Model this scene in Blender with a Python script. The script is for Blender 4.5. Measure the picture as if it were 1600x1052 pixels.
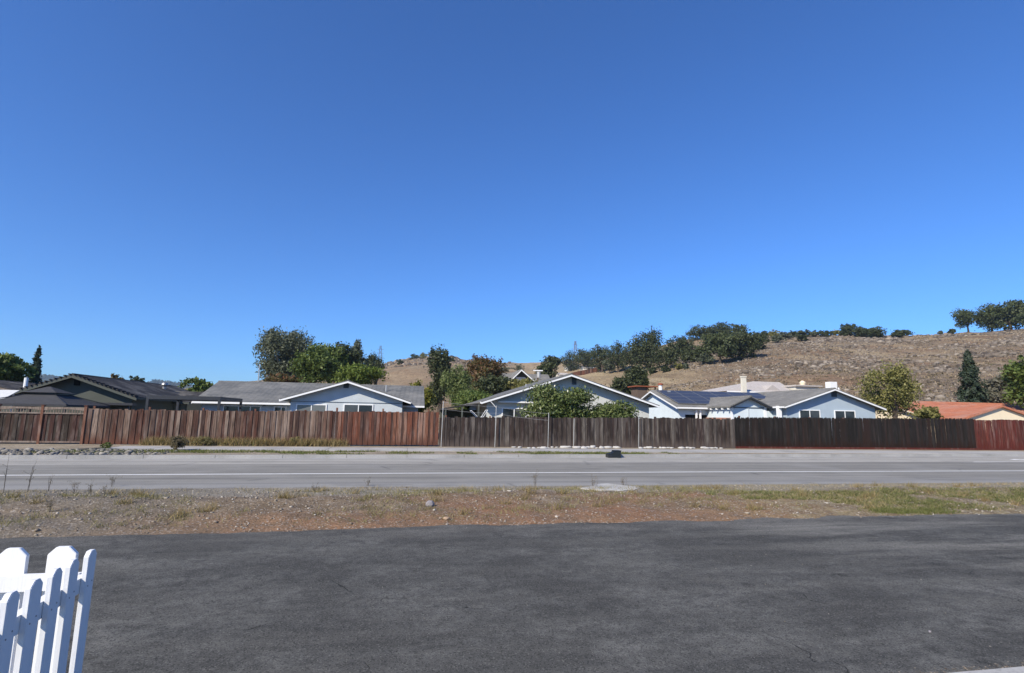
import bpy, math, random
import numpy as np
from math import sin, cos, pi, radians, tan, atan2, hypot
from mathutils import Matrix, Vector

for o in list(bpy.data.objects):
    bpy.data.objects.remove(o)
random.seed(7)
RNG = np.random.default_rng(11)
S = bpy.context.scene
COL = S.collection

# ------------------------------------------------------------------ camera
EYE, FPX = 1.8, 830.0                       # eye height (m), focal length in pixels of the 1600 px photo
YAW, PITCH, ROLL = radians(10.7), radians(8.5), radians(1.0)
RM = Matrix.Rotation(-YAW, 3, 'Z') @ Matrix.Rotation(pi / 2 + PITCH, 3, 'X') @ Matrix.Rotation(ROLL, 3, 'Z')
cam_data = bpy.data.cameras.new('camera')
cam_data.sensor_width = 36.0
cam_data.sensor_fit = 'HORIZONTAL'
cam_data.lens = FPX / 1600 * 36
cam_data.clip_end = 20000
cam_data.clip_start = 0.05
cam = bpy.data.objects.new('camera', cam_data)
cam.matrix_world = Matrix.Translation((0, 0, EYE)) @ RM.to_4x4()
COL.objects.link(cam)
S.camera = cam

# ------------------------------------------------------------------ sky, sun, exposure
SUN_EL, SUN_ROT = radians(36), radians(180 + 49)
W = bpy.data.worlds.new('World')
S.world = W
W.use_nodes = True
wt = W.node_tree
bg = wt.nodes['Background']
sky = wt.nodes.new('ShaderNodeTexSky')
sky.sky_type = 'NISHITA'
sky.sun_disc = False
sky.sun_elevation = SUN_EL
sky.sun_rotation = SUN_ROT
sky.altitude = 100
sky.air_density = 1.0
sky.dust_density = 0.05
sky.ozone_density = 2.0
tint = wt.nodes.new('ShaderNodeMix')             # the camera's cool daylight white balance
tint.data_type = 'RGBA'
tint.blend_type = 'MULTIPLY'
tint.inputs[0].default_value = 1.0
wt.links.new(sky.outputs[0], tint.inputs[6])
tint.inputs[7].default_value = (0.445, 0.865, 1.52, 1)
wt.links.new(tint.outputs[2], bg.inputs[0])
bg.inputs[1].default_value = 0.089
sd = bpy.data.lights.new('sun', 'SUN')
sd.energy = 5.0
sd.angle = radians(0.53)
sd.color = (1.0, 0.92, 0.78)
sun = bpy.data.objects.new('sun', sd)
to_sun = Vector((sin(SUN_ROT) * cos(SUN_EL), cos(SUN_ROT) * cos(SUN_EL), sin(SUN_EL)))
sun.rotation_euler = to_sun.to_track_quat('Z', 'Y').to_euler()
COL.objects.link(sun)
S.view_settings.view_transform = 'Standard'
S.view_settings.look = 'None'
S.view_settings.exposure = 0.38
S.view_settings.gamma = 1.0
S.render.engine = 'CYCLES'
S.cycles.max_bounces = 6
S.cycles.diffuse_bounces = 3
S.cycles.glossy_bounces = 3
S.cycles.transparent_max_bounces = 6


# ------------------------------------------------------------------ pixel -> place
def ray(px, py):
    return RM @ Vector(((px - 800) / FPX, -(py - 526) / FPX, -1.0))


def PV(px, py, v):                          # on the upright plane y = v
    d = ray(px, py)
    return Vector((0, 0, EYE)) + d * (v / d.y)


def PZ(px, py, z=0.0):                      # on the level plane at height z
    d = ray(px, py)
    return Vector((0, 0, EYE)) + d * ((z - EYE) / d.z)


def PR(px, py, r):                          # at horizontal distance r; also metres per pixel there
    d = ray(px, py)
    s = r / hypot(d.x, d.y)
    return Vector((0, 0, EYE)) + d * s, s / FPX


# ------------------------------------------------------------------ terrain height
_perm = RNG.random((64, 64))


def vnoise(x, y):
    x = np.asarray(x, float); y = np.asarray(y, float)
    xi = np.floor(x).astype(int); yi = np.floor(y).astype(int)
    fx = x - xi; fy = y - yi
    fx = fx * fx * (3 - 2 * fx); fy = fy * fy * (3 - 2 * fy)
    g = lambda a, b: _perm[a % 64, b % 64]
    return ((g(xi, yi) * (1 - fx) + g(xi + 1, yi) * fx) * (1 - fy)
            + (g(xi, yi + 1) * (1 - fx) + g(xi + 1, yi + 1) * fx) * fy) * 2 - 1


def fbm(x, y, oct=4):
    a, s, t = 1.0, 0.0, 0.0
    for k in range(oct):
        s = s + a * vnoise(x * 2 ** k + 17.3 * k, y * 2 ** k + 9.1 * k)
        t += a; a *= 0.5
    return s / t


RIDGE = [(-700, 625, 420), (-300, 622, 420), (0, 616, 420), (250, 612, 420), (330, 600, 420), (400, 594, 420),
         (500, 587, 420), (590, 570, 420), (640, 557, 400), (690, 555, 400), (725, 560, 420), (770, 567, 520),
         (830, 567, 560), (880, 565, 500), (930, 558, 400), (1000, 546, 320), (1075, 530, 275), (1200, 521, 262),
         (1300, 522, 260), (1420, 523, 260), (1500, 518, 260), (1600, 512, 260), (1800, 508, 260), (2300, 520, 260)]
_az, _R, _H = [], [], []
for px, py, R in RIDGE:
    d = ray(px, py)
    _az.append(atan2(d.x, d.y)); _R.append(R); _H.append(EYE + R * d.z / hypot(d.x, d.y))
R0 = 60.0


def _smooth_interp(a, xs, ys):
    w = 0.025
    return (np.interp(a - w, xs, ys) + 2 * np.interp(a, xs, ys) + np.interp(a + w, xs, ys)) / 4


def terr(x, y, fine=True):
    x = np.asarray(x, float); y = np.asarray(y, float)
    r = np.hypot(x, y); a = np.arctan2(x, y)
    R = _smooth_interp(a, _az, _R); H = _smooth_interp(a, _az, _H)
    t = (r - R0) / (R - R0)
    tt = np.clip(t, 0, None)
    z = np.where(tt < 1, H * np.clip(tt, 0, 1) ** 1.2, H * (1 - 0.35 * (tt - 1)))
    k = np.clip(tt * 3, 0, 1)
    z = z + k * (1.3 * fbm(x / 30, y / 30, 3) * np.clip(R / 260, 0.8, 1.6))
    if fine:
        z = z + k * (0.30 * fbm(x / 4.5, y / 4.5, 3))
    return z - 0.1 + np.clip(-t, 0, 1) * -1.0


def hit(px, py):
    d = ray(px, py); h = hypot(d.x, d.y)
    rs = np.linspace(R0 + 2, 640, 1200)
    X = d.x / h * rs; Y = d.y / h * rs; Z = EYE + d.z / h * rs
    T = terr(X, Y)
    i = np.argmax(T >= Z) if (T >= Z).any() else int(np.argmax(T - Z))
    return float(X[i]), float(Y[i]), float(T[i]), float(rs[i]), float(rs[i] / h / FPX)


# ------------------------------------------------------------------ materials
class NT:
    def __init__(s, name):
        s.m = bpy.data.materials.new(name)
        s.m.use_nodes = True
        s.t = s.m.node_tree
        s.b = s.t.nodes['Principled BSDF']
        s.out = s.t.nodes['Material Output']
        s.tc = None

    def n(s, typ, **kw):
        nd = s.t.nodes.new('ShaderNode' + typ)
        for k, v in kw.items():
            setattr(nd, k, v)
        return nd

    def link(s, a, b):
        s.t.links.new(a, b)

    def put(s, sock, v):
        if hasattr(v, 'is_linked') or hasattr(v, 'links'):
            s.link(v, sock)
        elif isinstance(v, (tuple, list)):
            sock.default_value = tuple(v) + ((1,) if len(v) == 3 and sock.type == 'RGBA' else ())
        else:
            sock.default_value = v

    def coord(s, kind='Object', scale=(1, 1, 1), rot=(0, 0, 0), off=None):
        if s.tc is None:
            s.tc = s.n('TexCoord')
        src = s.tc.outputs[kind]
        if off is not None:
            va = s.n('VectorMath', operation='ADD')
            s.link(src, va.inputs[0]); s.put(va.inputs[1], off)
            src = va.outputs[0]
        mp = s.n('Mapping')
        mp.inputs['Scale'].default_value = scale
        mp.inputs['Rotation'].default_value = rot
        s.link(src, mp.inputs[0])
        return mp.outputs[0]

    def noise(s, vec, scale, detail=4, rough=0.55, dist=0.0):
        nd = s.n('TexNoise')
        s.link(vec, nd.inputs['Vector'])
        nd.inputs['Scale'].default_value = scale
        nd.inputs['Detail'].default_value = detail
        nd.inputs['Roughness'].default_value = rough
        nd.inputs['Distortion'].default_value = dist
        return nd.outputs[0]

    def voro(s, vec, scale, feature='F1', out='Distance', rand=1.0):
        nd = s.n('TexVoronoi', feature=feature)
        s.link(vec, nd.inputs['Vector'])
        nd.inputs['Scale'].default_value = scale
        nd.inputs['Randomness'].default_value = rand
        return nd.outputs[out]

    def ramp(s, fac, stops, interp='LINEAR'):
        nd = s.n('ValToRGB')
        cr = nd.color_ramp
        cr.interpolation = interp
        while len(cr.elements) < len(stops):
            cr.elements.new(0.5)
        for e, (p, c) in zip(cr.elements, stops):
            e.position = p
            e.color = (c, c, c, 1) if isinstance(c, (int, float)) else tuple(c) + (1,)
        s.link(fac, nd.inputs[0])
        return nd.outputs[0]

    def mix(s, a, b, fac, mode='MIX'):
        nd = s.n('Mix', data_type='RGBA', blend_type=mode)
        s.put(nd.inputs[0], fac); s.put(nd.inputs[6], a); s.put(nd.inputs[7], b)
        return nd.outputs[2]

    def math(s, op, a, b=0.0, c=None):
        nd = s.n('Math', operation=op)
        s.put(nd.inputs[0], a); s.put(nd.inputs[1], b)
        if c is not None:
            s.put(nd.inputs[2], c)
        return nd.outputs[0]

    def mrange(s, v, a, b, c=0.0, d=1.0):
        nd = s.n('MapRange', interpolation_type='SMOOTHSTEP')
        s.put(nd.inputs[0], v)
        for i, q in enumerate((a, b, c, d)):
            nd.inputs[1 + i].default_value = q
        return nd.outputs[0]

    def sep(s, vec):
        nd = s.n('SeparateXYZ')
        s.link(vec, nd.inputs[0])
        return nd.outputs

    def bump(s, h, strength=0.5, dist=0.02):
        nd = s.n('Bump')
        nd.inputs['Strength'].default_value = strength
        nd.inputs['Distance'].default_value = dist
        s.link(h, nd.inputs['Height'])
        s.link(nd.outputs[0], s.b.inputs['Normal'])

    def fin(s, col, rough=0.8, spec=0.3, metal=0.0):
        s.put(s.b.inputs['Base Color'], col)
        s.put(s.b.inputs['Roughness'], rough)
        s.b.inputs['Specular IOR Level'].default_value = spec
        s.b.inputs['Metallic'].default_value = metal
        return s.m

    def rand(s):
        return s.n('ObjectInfo').outputs['Random']

    def island(s):
        return s.n('NewGeometry').outputs['Random Per Island']


MATS = {}


def mat_paint(name, c, rough=0.6, var=0.12, spec=0.3, bump=0.0):
    k = NT(name)
    v = k.coord()
    f = k.noise(v, 1.3, 5, 0.6)
    g = k.noise(v, 14, 3, 0.6)
    d = tuple(x * (1 - var) for x in c)
    e = tuple(min(1, x * (1 + var * 0.5)) for x in c)
    col = k.mix(k.ramp(f, [(0.3, d), (0.7, e)]), d, k.ramp(g, [(0.55, 0.0), (0.8, 0.5)]))
    if bump:
        k.bump(k.noise(v, 90, 3, 0.7), bump, 0.01)
    MATS[name] = k.fin(col, rough, spec)


def mat_wood(name, cols, streak=0.5, top=None, bottom=None, hgt=1.8, grain=34, greyc=(0.30, 0.26, 0.23)):
    """weathered board: one colour per board (object random), vertical grain, worn ends"""
    k = NT(name)
    rnd = k.rand()
    sh = k.n('CombineXYZ')
    k.link(k.math('MULTIPLY', rnd, 37.0), sh.inputs[0])
    k.link(k.math('MULTIPLY', rnd, 91.0), sh.inputs[2])
    v = k.coord('Object', (1, 1, 0.06), off=sh.outputs[0])
    v2 = k.coord('Object', (1, 1, 0.35), off=sh.outputs[0])
    n = len(cols)
    base = k.ramp(rnd, [(i / n, c) for i, c in enumerate(cols)], 'CONSTANT')
    gr = k.noise(v, grain, 5, 0.65)
    pt = k.noise(v2, 3.2, 4, 0.6)
    col = k.mix(base, k.mix(base, (0.02, 0.014, 0.012), 0.8), k.ramp(gr, [(0.44, 0.0), (0.58, streak)]))
    grey = k.mix(base, greyc, 0.5)
    col = k.mix(col, grey, k.ramp(pt, [(0.5, 0.0), (0.74, 0.75)]))
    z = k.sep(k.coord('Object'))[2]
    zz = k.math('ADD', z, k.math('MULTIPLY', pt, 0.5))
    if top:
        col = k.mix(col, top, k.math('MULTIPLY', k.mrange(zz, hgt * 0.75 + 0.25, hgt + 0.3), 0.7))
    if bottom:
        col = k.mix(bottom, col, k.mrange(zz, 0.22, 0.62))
    k.bump(gr, 0.5, 0.01)
    MATS[name] = k.fin(col, 0.85, 0.15)


def mat_leaf(name, cs, trans=0.22, rough=0.55):
    k = NT(name)
    isl = k.island()
    v = k.coord()
    big = k.noise(v, 0.55, 3, 0.6)
    f = k.math('ADD', k.math('MULTIPLY', isl, 0.55), k.math('MULTIPLY', big, 0.45))
    n = len(cs)
    col = k.ramp(f, [(0.2 + 0.6 * i / (n - 1), c) for i, c in enumerate(cs)])
    k.fin(col, rough, 0.25)
    tr = k.n('BsdfTranslucent')
    k.link(k.mix(col, (0.3, 0.35, 0.05), 0.25), tr.inputs[0])
    ms = k.n('MixShader')
    ms.inputs[0].default_value = trans
    k.link(k.b.outputs[0], ms.inputs[1]); k.link(tr.outputs[0], ms.inputs[2])
    k.link(ms.outputs[0], k.out.inputs[0])
    MATS[name] = k.m


def mat_island(name, cs, rough=0.85, bump=0.0):
    k = NT(name)
    n = len(cs)
    col = k.ramp(k.island(), [(i / (n - 1), c) for i, c in enumerate(cs)])
    v = k.coord()
    col = k.mix(col, (0.5, 0.5, 0.5), 0.0)
    g = k.noise(v, 9, 4, 0.6)
    col = k.mix(col, k.mix(col, (0.03, 0.025, 0.02), 0.6), k.ramp(g, [(0.45, 0.0), (0.7, 0.6)]))
    if bump:
        k.bump(g, bump, 0.05)
    MATS[name] = k.fin(col, rough, 0.2)


def mat_shingle(name, c, c2, w=0.32, h=0.14):
    k = NT(name)
    v = k.coord()
    # roof planes run along x or along y: the course pattern follows height, which climbs on both
    x, y, z = k.sep(v)[0:3]
    cx = k.n('CombineXYZ')
    k.link(k.math('ADD', x, y), cx.inputs[0]); k.link(k.math('MULTIPLY', z, 2.7), cx.inputs[1])
    br = k.n('TexBrick')
    k.link(cx.outputs[0], br.inputs[0])
    br.inputs['Scale'].default_value = 1.0
    br.inputs['Brick Width'].default_value = w
    br.inputs['Row Height'].default_value = h
    br.inputs['Mortar Size'].default_value = 0.012
    br.inputs['Bias'].default_value = -0.1
    br.inputs['Color1'].default_value = c + (1,)
    br.inputs['Color2'].default_value = c2 + (1,)
    br.inputs['Mortar'].default_value = tuple(q * 0.4 for q in c) + (1,)
    f = k.noise(v, 0.7, 5, 0.65)
    g = k.noise(v, 30, 2, 0.6)
    col = k.mix(br.outputs[0], k.mix(br.outputs[0], (0.4, 0.38, 0.34), 0.5), k.ramp(f, [(0.45, 0.0), (0.75, 0.8)]))
    col = k.mix(col, k.mix(col, (0.02, 0.02, 0.02), 0.6), k.ramp(g, [(0.5, 0.0), (0.75, 0.6)]))
    k.bump(br.outputs[1], 0.6, -0.02)
    MATS[name] = k.fin(col, 0.9, 0.15)


def mat_driveway():
    k = NT('driveway_asphalt')
    v = k.coord()
    vs = k.coord('Object', (0.5, 1.3, 1), (0, 0, radians(-14)))
    vs2 = k.coord('Object', (0.16, 1.1, 1), (0, 0, radians(22)))
    sx = k.sep(v)
    st = k.noise(vs, 1.2, 8, 0.72, 0.3)
    mid = k.noise(v, 5.5, 7, 0.75, 0.4)
    big = k.noise(v, 0.5, 6, 0.66, 0.5)
    st2 = k.noise(vs2, 1.5, 8, 0.7)
    col = k.ramp(st, [(0.36, (0.084, 0.083, 0.078)), (0.5, (0.122, 0.121, 0.112)), (0.64, (0.180, 0.177, 0.163))])
    col = k.mix(col, (0.070, 0.069, 0.065), k.ramp(mid, [(0.40, 0.7), (0.54, 0.0)]))
    col = k.mix(col, (0.165, 0.160, 0.142), k.ramp(mid, [(0.54, 0.0), (0.72, 0.6)]))
    col = k.mix(col, (0.072, 0.071, 0.066), k.ramp(big, [(0.42, 0.7), (0.52, 0.0)]))
    col = k.mix(col, (0.160, 0.156, 0.140), k.ramp(big, [(0.56, 0.0), (0.68, 0.5)]))
    # dust, most towards the right and the far edge where cars turn in
    right = k.mrange(k.math('ADD', sx[0], k.math('MULTIPLY', k.math('SUBTRACT', sx[1], 6.0), 1.3)), 4.0, 11.0)
    dust = k.math('MULTIPLY', k.math('ADD', right, 0.30), k.ramp(st2, [(0.46, 0.0), (0.64, 0.75)]))
    col = k.mix(col, (0.235, 0.226, 0.20), dust)
    edge = k.math('MULTIPLY', k.mrange(sx[1], 8.0, 9.15), k.ramp(st, [(0.4, 0.05), (0.65, 0.7)]))
    col = k.mix(col, (0.18, 0.168, 0.150), edge)
    # oil spots
    oil = k.noise(v, 1.7, 3, 0.5)
    col = k.mix(col, (0.036, 0.036, 0.037), k.ramp(oil, [(0.66, 0.0), (0.74, 0.6)]))
    # aggregate: sharp light and dark stones
    ag = k.voro(v, 95, 'F1', 'Color')
    ar = k.sep(ag)
    col = k.mix(col, (0.26, 0.25, 0.225), k.ramp(ar[0], [(0.84, 0.0), (1.0, 0.5)]))
    col = k.mix(col, (0.026, 0.026, 0.026), k.ramp(ar[1], [(0.66, 0.0), (0.9, 0.6)]))
    fine = k.noise(v, 130, 3, 0.75)
    col = k.mix(col, k.mix(col, (0.012, 0.012, 0.012), 0.8), k.ramp(fine, [(0.50, 0.0), (0.64, 0.6)]))
    # hairline cracks in a few places
    cv = k.noise(v, 1.1, 3, 0.6)
    nz = k.n('TexNoise')
    k.link(v, nz.inputs['Vector']); nz.inputs['Scale'].default_value = 3.0; nz.inputs['Detail'].default_value = 6
    cs = k.n('VectorMath', operation='SCALE'); k.link(nz.outputs[1], cs.inputs[0]); cs.inputs[3].default_value = 0.6
    cxy = k.n('VectorMath', operation='ADD')
    k.link(v, cxy.inputs[0]); k.link(cs.outputs[0], cxy.inputs[1])
    cr = k.voro(cxy.outputs[0], 0.5, 'DISTANCE_TO_EDGE')
    crk = k.math('MULTIPLY', k.ramp(cr, [(0.0, 0.85), (0.004, 0.0)]), k.ramp(cv, [(0.54, 0.0), (0.6, 1.0)]))
    col = k.mix(col, (0.012, 0.012, 0.012), crk)
    hgt = k.math('SUBTRACT', k.math('MULTIPLY', ar[0], 0.6), k.math('MULTIPLY', crk, 2.0))
    k.bump(k.math('ADD', hgt, k.math('MULTIPLY', fine, 0.9)), 0.8, 0.008)
    MATS['driveway'] = k.fin(col, 0.9, 0.06)


def mat_road():
    k = NT('road_asphalt')
    v = k.coord()
    vs = k.coord('Object', (0.05, 1.6, 1))
    st = k.noise(vs, 1.0, 6, 0.65)
    sx = k.sep(v)
    n0 = k.noise(v, 1.4, 4, 0.6)
    col = k.ramp(st, [(0.3, (0.215, 0.206, 0.184)), (0.7, (0.285, 0.272, 0.240))])
    # older, paler surfacing of the far shoulder and bike lane; paler dusty shoulder on the near side
    far = k.mrange(k.math('SUBTRACT', sx[1], k.math('MULTIPLY', sx[0], 0.045)), 20.30, 20.38)
    col = k.mix(col, k.ramp(st, [(0.3, (0.34, 0.322, 0.285)), (0.7, (0.41, 0.388, 0.342))]), far)
    yw = k.math('ADD', sx[1], k.math('MULTIPLY', n0, 0.9))
    near = k.mrange(yw, 16.35, 14.7)
    col = k.mix(col, (0.30, 0.292, 0.275), k.math('MULTIPLY', near, 0.75))
    joint = k.math('MULTIPLY', k.mrange(k.math('ABSOLUTE', k.math('SUBTRACT', k.math('SUBTRACT', sx[1], k.math('MULTIPLY', n0, 0.05)), 16.02)), 0.06, 0.015), 0.7)
    col = k.mix(col, (0.10, 0.10, 0.10), joint)
    j2 = k.math('MULTIPLY', k.mrange(k.math('ABSOLUTE', k.math('SUBTRACT', k.math('SUBTRACT', sx[1], k.math('MULTIPLY', sx[0], 0.045)), 20.3)), 0.09, 0.02), 0.5)
    col = k.mix(col, (0.10, 0.10, 0.10), j2)
    g = k.noise(v, 45, 3, 0.7)
    col = k.mix(col, k.mix(col, (0.05, 0.05, 0.05), 0.6), k.ramp(g, [(0.45, 0.0), (0.7, 0.55)]))
    trk = k.noise(k.coord('Object', (0.012, 0.9, 1)), 1.3, 3, 0.5)
    col = k.mix(col, k.mix(col, (0.10, 0.098, 0.094), 0.5), k.ramp(trk, [(0.5, 0.0), (0.68, 0.75)]))
    blot = k.noise(k.coord('Object', (0.4, 1.0, 1)), 1.1, 7, 0.72)
    col = k.mix(col, k.mix(col, (0.12, 0.118, 0.112), 0.5), k.ramp(blot, [(0.5, 0.0), (0.66, 0.7)]))
    ck = k.voro(k.coord('Object', (0.25, 1.0, 1)), 0.55, 'DISTANCE_TO_EDGE')
    col = k.mix(col, (0.08, 0.08, 0.078), k.math('MULTIPLY', k.ramp(ck, [(0.0, 0.7), (0.012, 0.0)]), k.ramp(blot, [(0.45, 0.0), (0.6, 1.0)])))
    pat = k.noise(v, 0.35, 4, 0.6)
    col = k.mix(col, k.mix(col, (0.36, 0.35, 0.33), 0.5), k.ramp(pat, [(0.5, 0.0), (0.75, 0.6)]))
    k.bump(g, 0.4, 0.006)
    MATS['road'] = k.fin(col, 0.92, 0.06)


def mat_line():
    k = NT('road_paint')
    v = k.coord()
    n = k.noise(v, 7, 5, 0.65)
    col = k.mix((0.80, 0.79, 0.75), (0.42, 0.41, 0.38), k.ramp(n, [(0.55, 0.0), (0.75, 0.8)]))
    MATS['line'] = k.fin(col, 0.7, 0.3)


def mat_verge():
    k = NT('verge_dirt')
    v = k.coord()
    sx = k.sep(v)
    n1 = k.noise(v, 0.55, 5, 0.62)
    n2 = k.noise(v, 3.0, 5, 0.65)
    n3 = k.noise(v, 22, 4, 0.7)
    col = k.ramp(n2, [(0.3, (0.145, 0.104, 0.068)), (0.5, (0.22, 0.164, 0.108)), (0.7, (0.30, 0.232, 0.160))])
    # reddish soil that shows between u = 0 and 7
    red = k.math('MULTIPLY', k.math('MULTIPLY', k.mrange(sx[0], -1.0, 1.5), k.mrange(sx[0], 9.5, 6.0)), k.ramp(n1, [(0.40, 0.0), (0.58, 0.85)]))
    red = k.math('MULTIPLY', red, k.mrange(sx[1], 11.9, 10.8))
    bank = k.math('MULTIPLY', k.mrange(sx[1], 10.5, 9.6), k.math('MULTIPLY', k.mrange(sx[0], -6.0, -1.0), k.ramp(n2, [(0.38, 0.25), (0.6, 0.8)])))
    red = k.math('MAXIMUM', red, k.math('MULTIPLY', bank, k.mrange(sx[0], 11.0, 7.0)))
    col = k.mix(col, (0.285, 0.155, 0.085), red)
    # grey gravel by the road and on the left
    yw = k.math('ADD', sx[1], k.math('MULTIPLY', n1, 1.6))
    gr = k.mrange(yw, 12.2, 13.6)
    col = k.mix(col, k.ramp(n2, [(0.3, (0.225, 0.20, 0.160)), (0.7, (0.37, 0.335, 0.275))]), gr)
    lft = k.math('MULTIPLY', k.mrange(sx[0], -2.2, -5.5), k.ramp(n1, [(0.35, 0.2), (0.6, 0.8)]))
    col = k.mix(col, (0.20, 0.178, 0.142), lft)
    # dry thatch to the right
    rt = k.math('MULTIPLY', k.mrange(sx[0], 5.0, 8.0), k.ramp(n2, [(0.4, 0.15), (0.65, 0.8)]))
    col = k.mix(col, (0.31, 0.265, 0.150), rt)
    col = k.mix(col, k.mix(col, (0.03, 0.024, 0.02), 0.65), k.ramp(n3, [(0.45, 0.0), (0.66, 0.8)]))
    vg = k.voro(v, 38, 'F1', 'Color')
    col = k.mix(col, (0.42, 0.38, 0.33), k.ramp(k.sep(vg)[0], [(0.86, 0.0), (0.98, 0.7)]))
    k.bump(k.math('ADD', n3, k.math('MULTIPLY', k.sep(vg)[0], 0.4)), 0.9, 0.04)
    MATS['verge'] = k.fin(col, 0.95, 0.1)


def mat_dirt(name, c0, c1, c2, sc=1.0):
    k = NT(name)
    v = k.coord()
    n1 = k.noise(v, 0.8 * sc, 5, 0.62)
    n2 = k.noise(v, 9 * sc, 5, 0.7)
    col = k.ramp(n1, [(0.3, c0), (0.5, c1), (0.7, c2)])
    col = k.mix(col, k.mix(col, (0.03, 0.025, 0.02), 0.6), k.ramp(n2, [(0.45, 0.0), (0.68, 0.8)]))
    k.bump(n2, 0.7, 0.05 / sc)
    MATS[name] = k.fin(col, 0.95, 0.1)


def mat_concrete(name, c, sc=1.0, joint=0.0):
    k = NT(name)
    v = k.coord()
    n1 = k.noise(v, 0.6 * sc, 6, 0.65)
    n2 = k.noise(v, 30, 4, 0.7)
    col = k.ramp(n1, [(0.3, tuple(q * 0.72 for q in c)), (0.55, c), (0.75, tuple(q * 1.12 for q in c))])
    col = k.mix(col, k.mix(col, (0.05, 0.05, 0.045), 0.55), k.ramp(n2, [(0.5, 0.0), (0.72, 0.7)]))
    k.bump(n2, 0.35, 0.006)
    MATS[name] = k.fin(col, 0.9, 0.2)


def mat_hill():
    k = NT('hill_grass')
    v = k.coord()
    sx = k.sep(v)
    n0 = k.noise(v, 0.018, 5, 0.6)
    n1 = k.noise(v, 0.07, 6, 0.68)
    n2 = k.noise(v, 0.42, 6, 0.72)
    n3 = k.noise(v, 1.6, 4, 0.7)
    tan_ = k.ramp(n2, [(0.3, (0.225, 0.158, 0.098)), (0.55, (0.33, 0.245, 0.158)), (0.75, (0.43, 0.335, 0.22))])
    gold = k.ramp(n2, [(0.3, (0.34, 0.25, 0.14)), (0.6, (0.50, 0.39, 0.235)), (0.8, (0.58, 0.47, 0.31))])
    # golden grass on the spur left of the rocky slope
    gm = k.math('MULTIPLY', k.mrange(k.math('DIVIDE', sx[0], sx[1]), 0.62, 0.50), k.mrange(k.math('DIVIDE', sx[0], sx[1]), 0.12, 0.24))
    gm = k.math('MULTIPLY', gm, k.ramp(n1, [(0.32, 0.25), (0.55, 1.0)]))
    rocky = k.math('MULTIPLY', k.mrange(k.math('DIVIDE', sx[0], sx[1]), 0.50, 0.62), k.ramp(n1, [(0.4, 0.9), (0.62, 0.3)]))
    tan_ = k.mix(tan_, k.ramp(n2, [(0.35, (0.150, 0.115, 0.082)), (0.65, (0.285, 0.222, 0.160))]), rocky)
    col = k.mix(tan_, gold, gm)
    col = k.mix(col, (0.235, 0.142, 0.088), k.ramp(n1, [(0.48, 0.0), (0.66, 0.8)]))
    col = k.mix(col, (0.22, 0.185, 0.13), k.ramp(n0, [(0.5, 0.0), (0.7, 0.6)]))
    sweep = k.noise(k.coord('Object', (1.0, 0.25, 1.0), (0, 0, radians(-35))), 0.05, 5, 0.6, 0.8)
    col = k.mix(col, (0.46, 0.365, 0.235), k.ramp(sweep, [(0.52, 0.0), (0.66, 0.65)]))
    gul = k.noise(k.coord('Object', (1.0, 0.12, 1.0), (0, 0, radians(-30))), 0.11, 4, 0.6, 0.6)
    col = k.mix(col, (0.15, 0.105, 0.07), k.ramp(gul, [(0.58, 0.0), (0.68, 0.6)]))
    col = k.mix(col, k.mix(col, (0.035, 0.028, 0.022), 0.75), k.ramp(n3, [(0.50, 0.0), (0.68, 0.7)]))
    k.bump(k.math('ADD', n3, n2), 0.9, 0.8)
    MATS['hill'] = k.fin(col, 0.95, 0.05)


def mat_simple(name, c, rough=0.5, metal=0.0, spec=0.5):
    k = NT(name)
    v = k.coord()
    n = k.noise(v, 6, 4, 0.6)
    col = k.ramp(n, [(0.3, tuple(q * 0.85 for q in c)), (0.7, tuple(min(1, q * 1.1) for q in c))])
    MATS[name] = k.fin(col, rough, spec, metal)


def mat_glass():
    k = NT('window_glass')
    v = k.coord()
    n = k.noise(v, 0.9, 3, 0.5)
    col = k.ramp(n, [(0.4, (0.015, 0.018, 0.022)), (0.62, (0.05, 0.055, 0.06))])
    col = k.mix(col, (0.16, 0.17, 0.17), k.ramp(k.rand(), [(0.55, 0.0), (0.9, 0.75)]))
    MATS['glass'] = k.fin(col, 0.06, 0.5)


def mat_solar():
    k = NT('solar_cells')
    v = k.coord()
    br = k.n('TexBrick')
    x = k.sep(v)
    cx = k.n('CombineXYZ')
    k.link(x[0], cx.inputs[0]); k.link(k.math('MULTIPLY', x[1], 1.0), cx.inputs[1])
    k.link(cx.outputs[0], br.inputs[0])
    br.offset = 0.0
    br.inputs['Scale'].default_value = 1.0
    br.inputs['Brick Width'].default_value = 0.16
    br.inputs['Row Height'].default_value = 0.16
    br.inputs['Mortar Size'].default_value = 0.006
    br.inputs['Color1'].default_value = (0.040, 0.042, 0.055, 1)
    br.inputs['Color2'].default_value = (0.048, 0.050, 0.064, 1)
    br.inputs['Mortar'].default_value = (0.05, 0.06, 0.09, 1)
    MATS['solar'] = k.fin(br.outputs[0], 0.35, 0.16)


def mat_brick():
    k = NT('brick_wall')
    v = k.coord()
    x = k.sep(v)
    cx = k.n('CombineXYZ')
    k.link(k.math('ADD', x[0], x[1]), cx.inputs[0]); k.link(x[2], cx.inputs[1])
    br = k.n('TexBrick')
    k.link(cx.outputs[0], br.inputs[0])
    br.inputs['Scale'].default_value = 1.0
    br.inputs['Brick Width'].default_value = 0.21
    br.inputs['Row Height'].default_value = 0.075
    br.inputs['Mortar Size'].default_value = 0.01
    br.inputs['Color1'].default_value = (0.42, 0.16, 0.09, 1)
    br.inputs['Color2'].default_value = (0.30, 0.12, 0.07, 1)
    br.inputs['Mortar'].default_value = (0.4, 0.36, 0.32, 1)
    k.bump(br.outputs[1], 0.5, -0.01)
    MATS['brick'] = k.fin(br.outputs[0], 0.9, 0.15)


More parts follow.
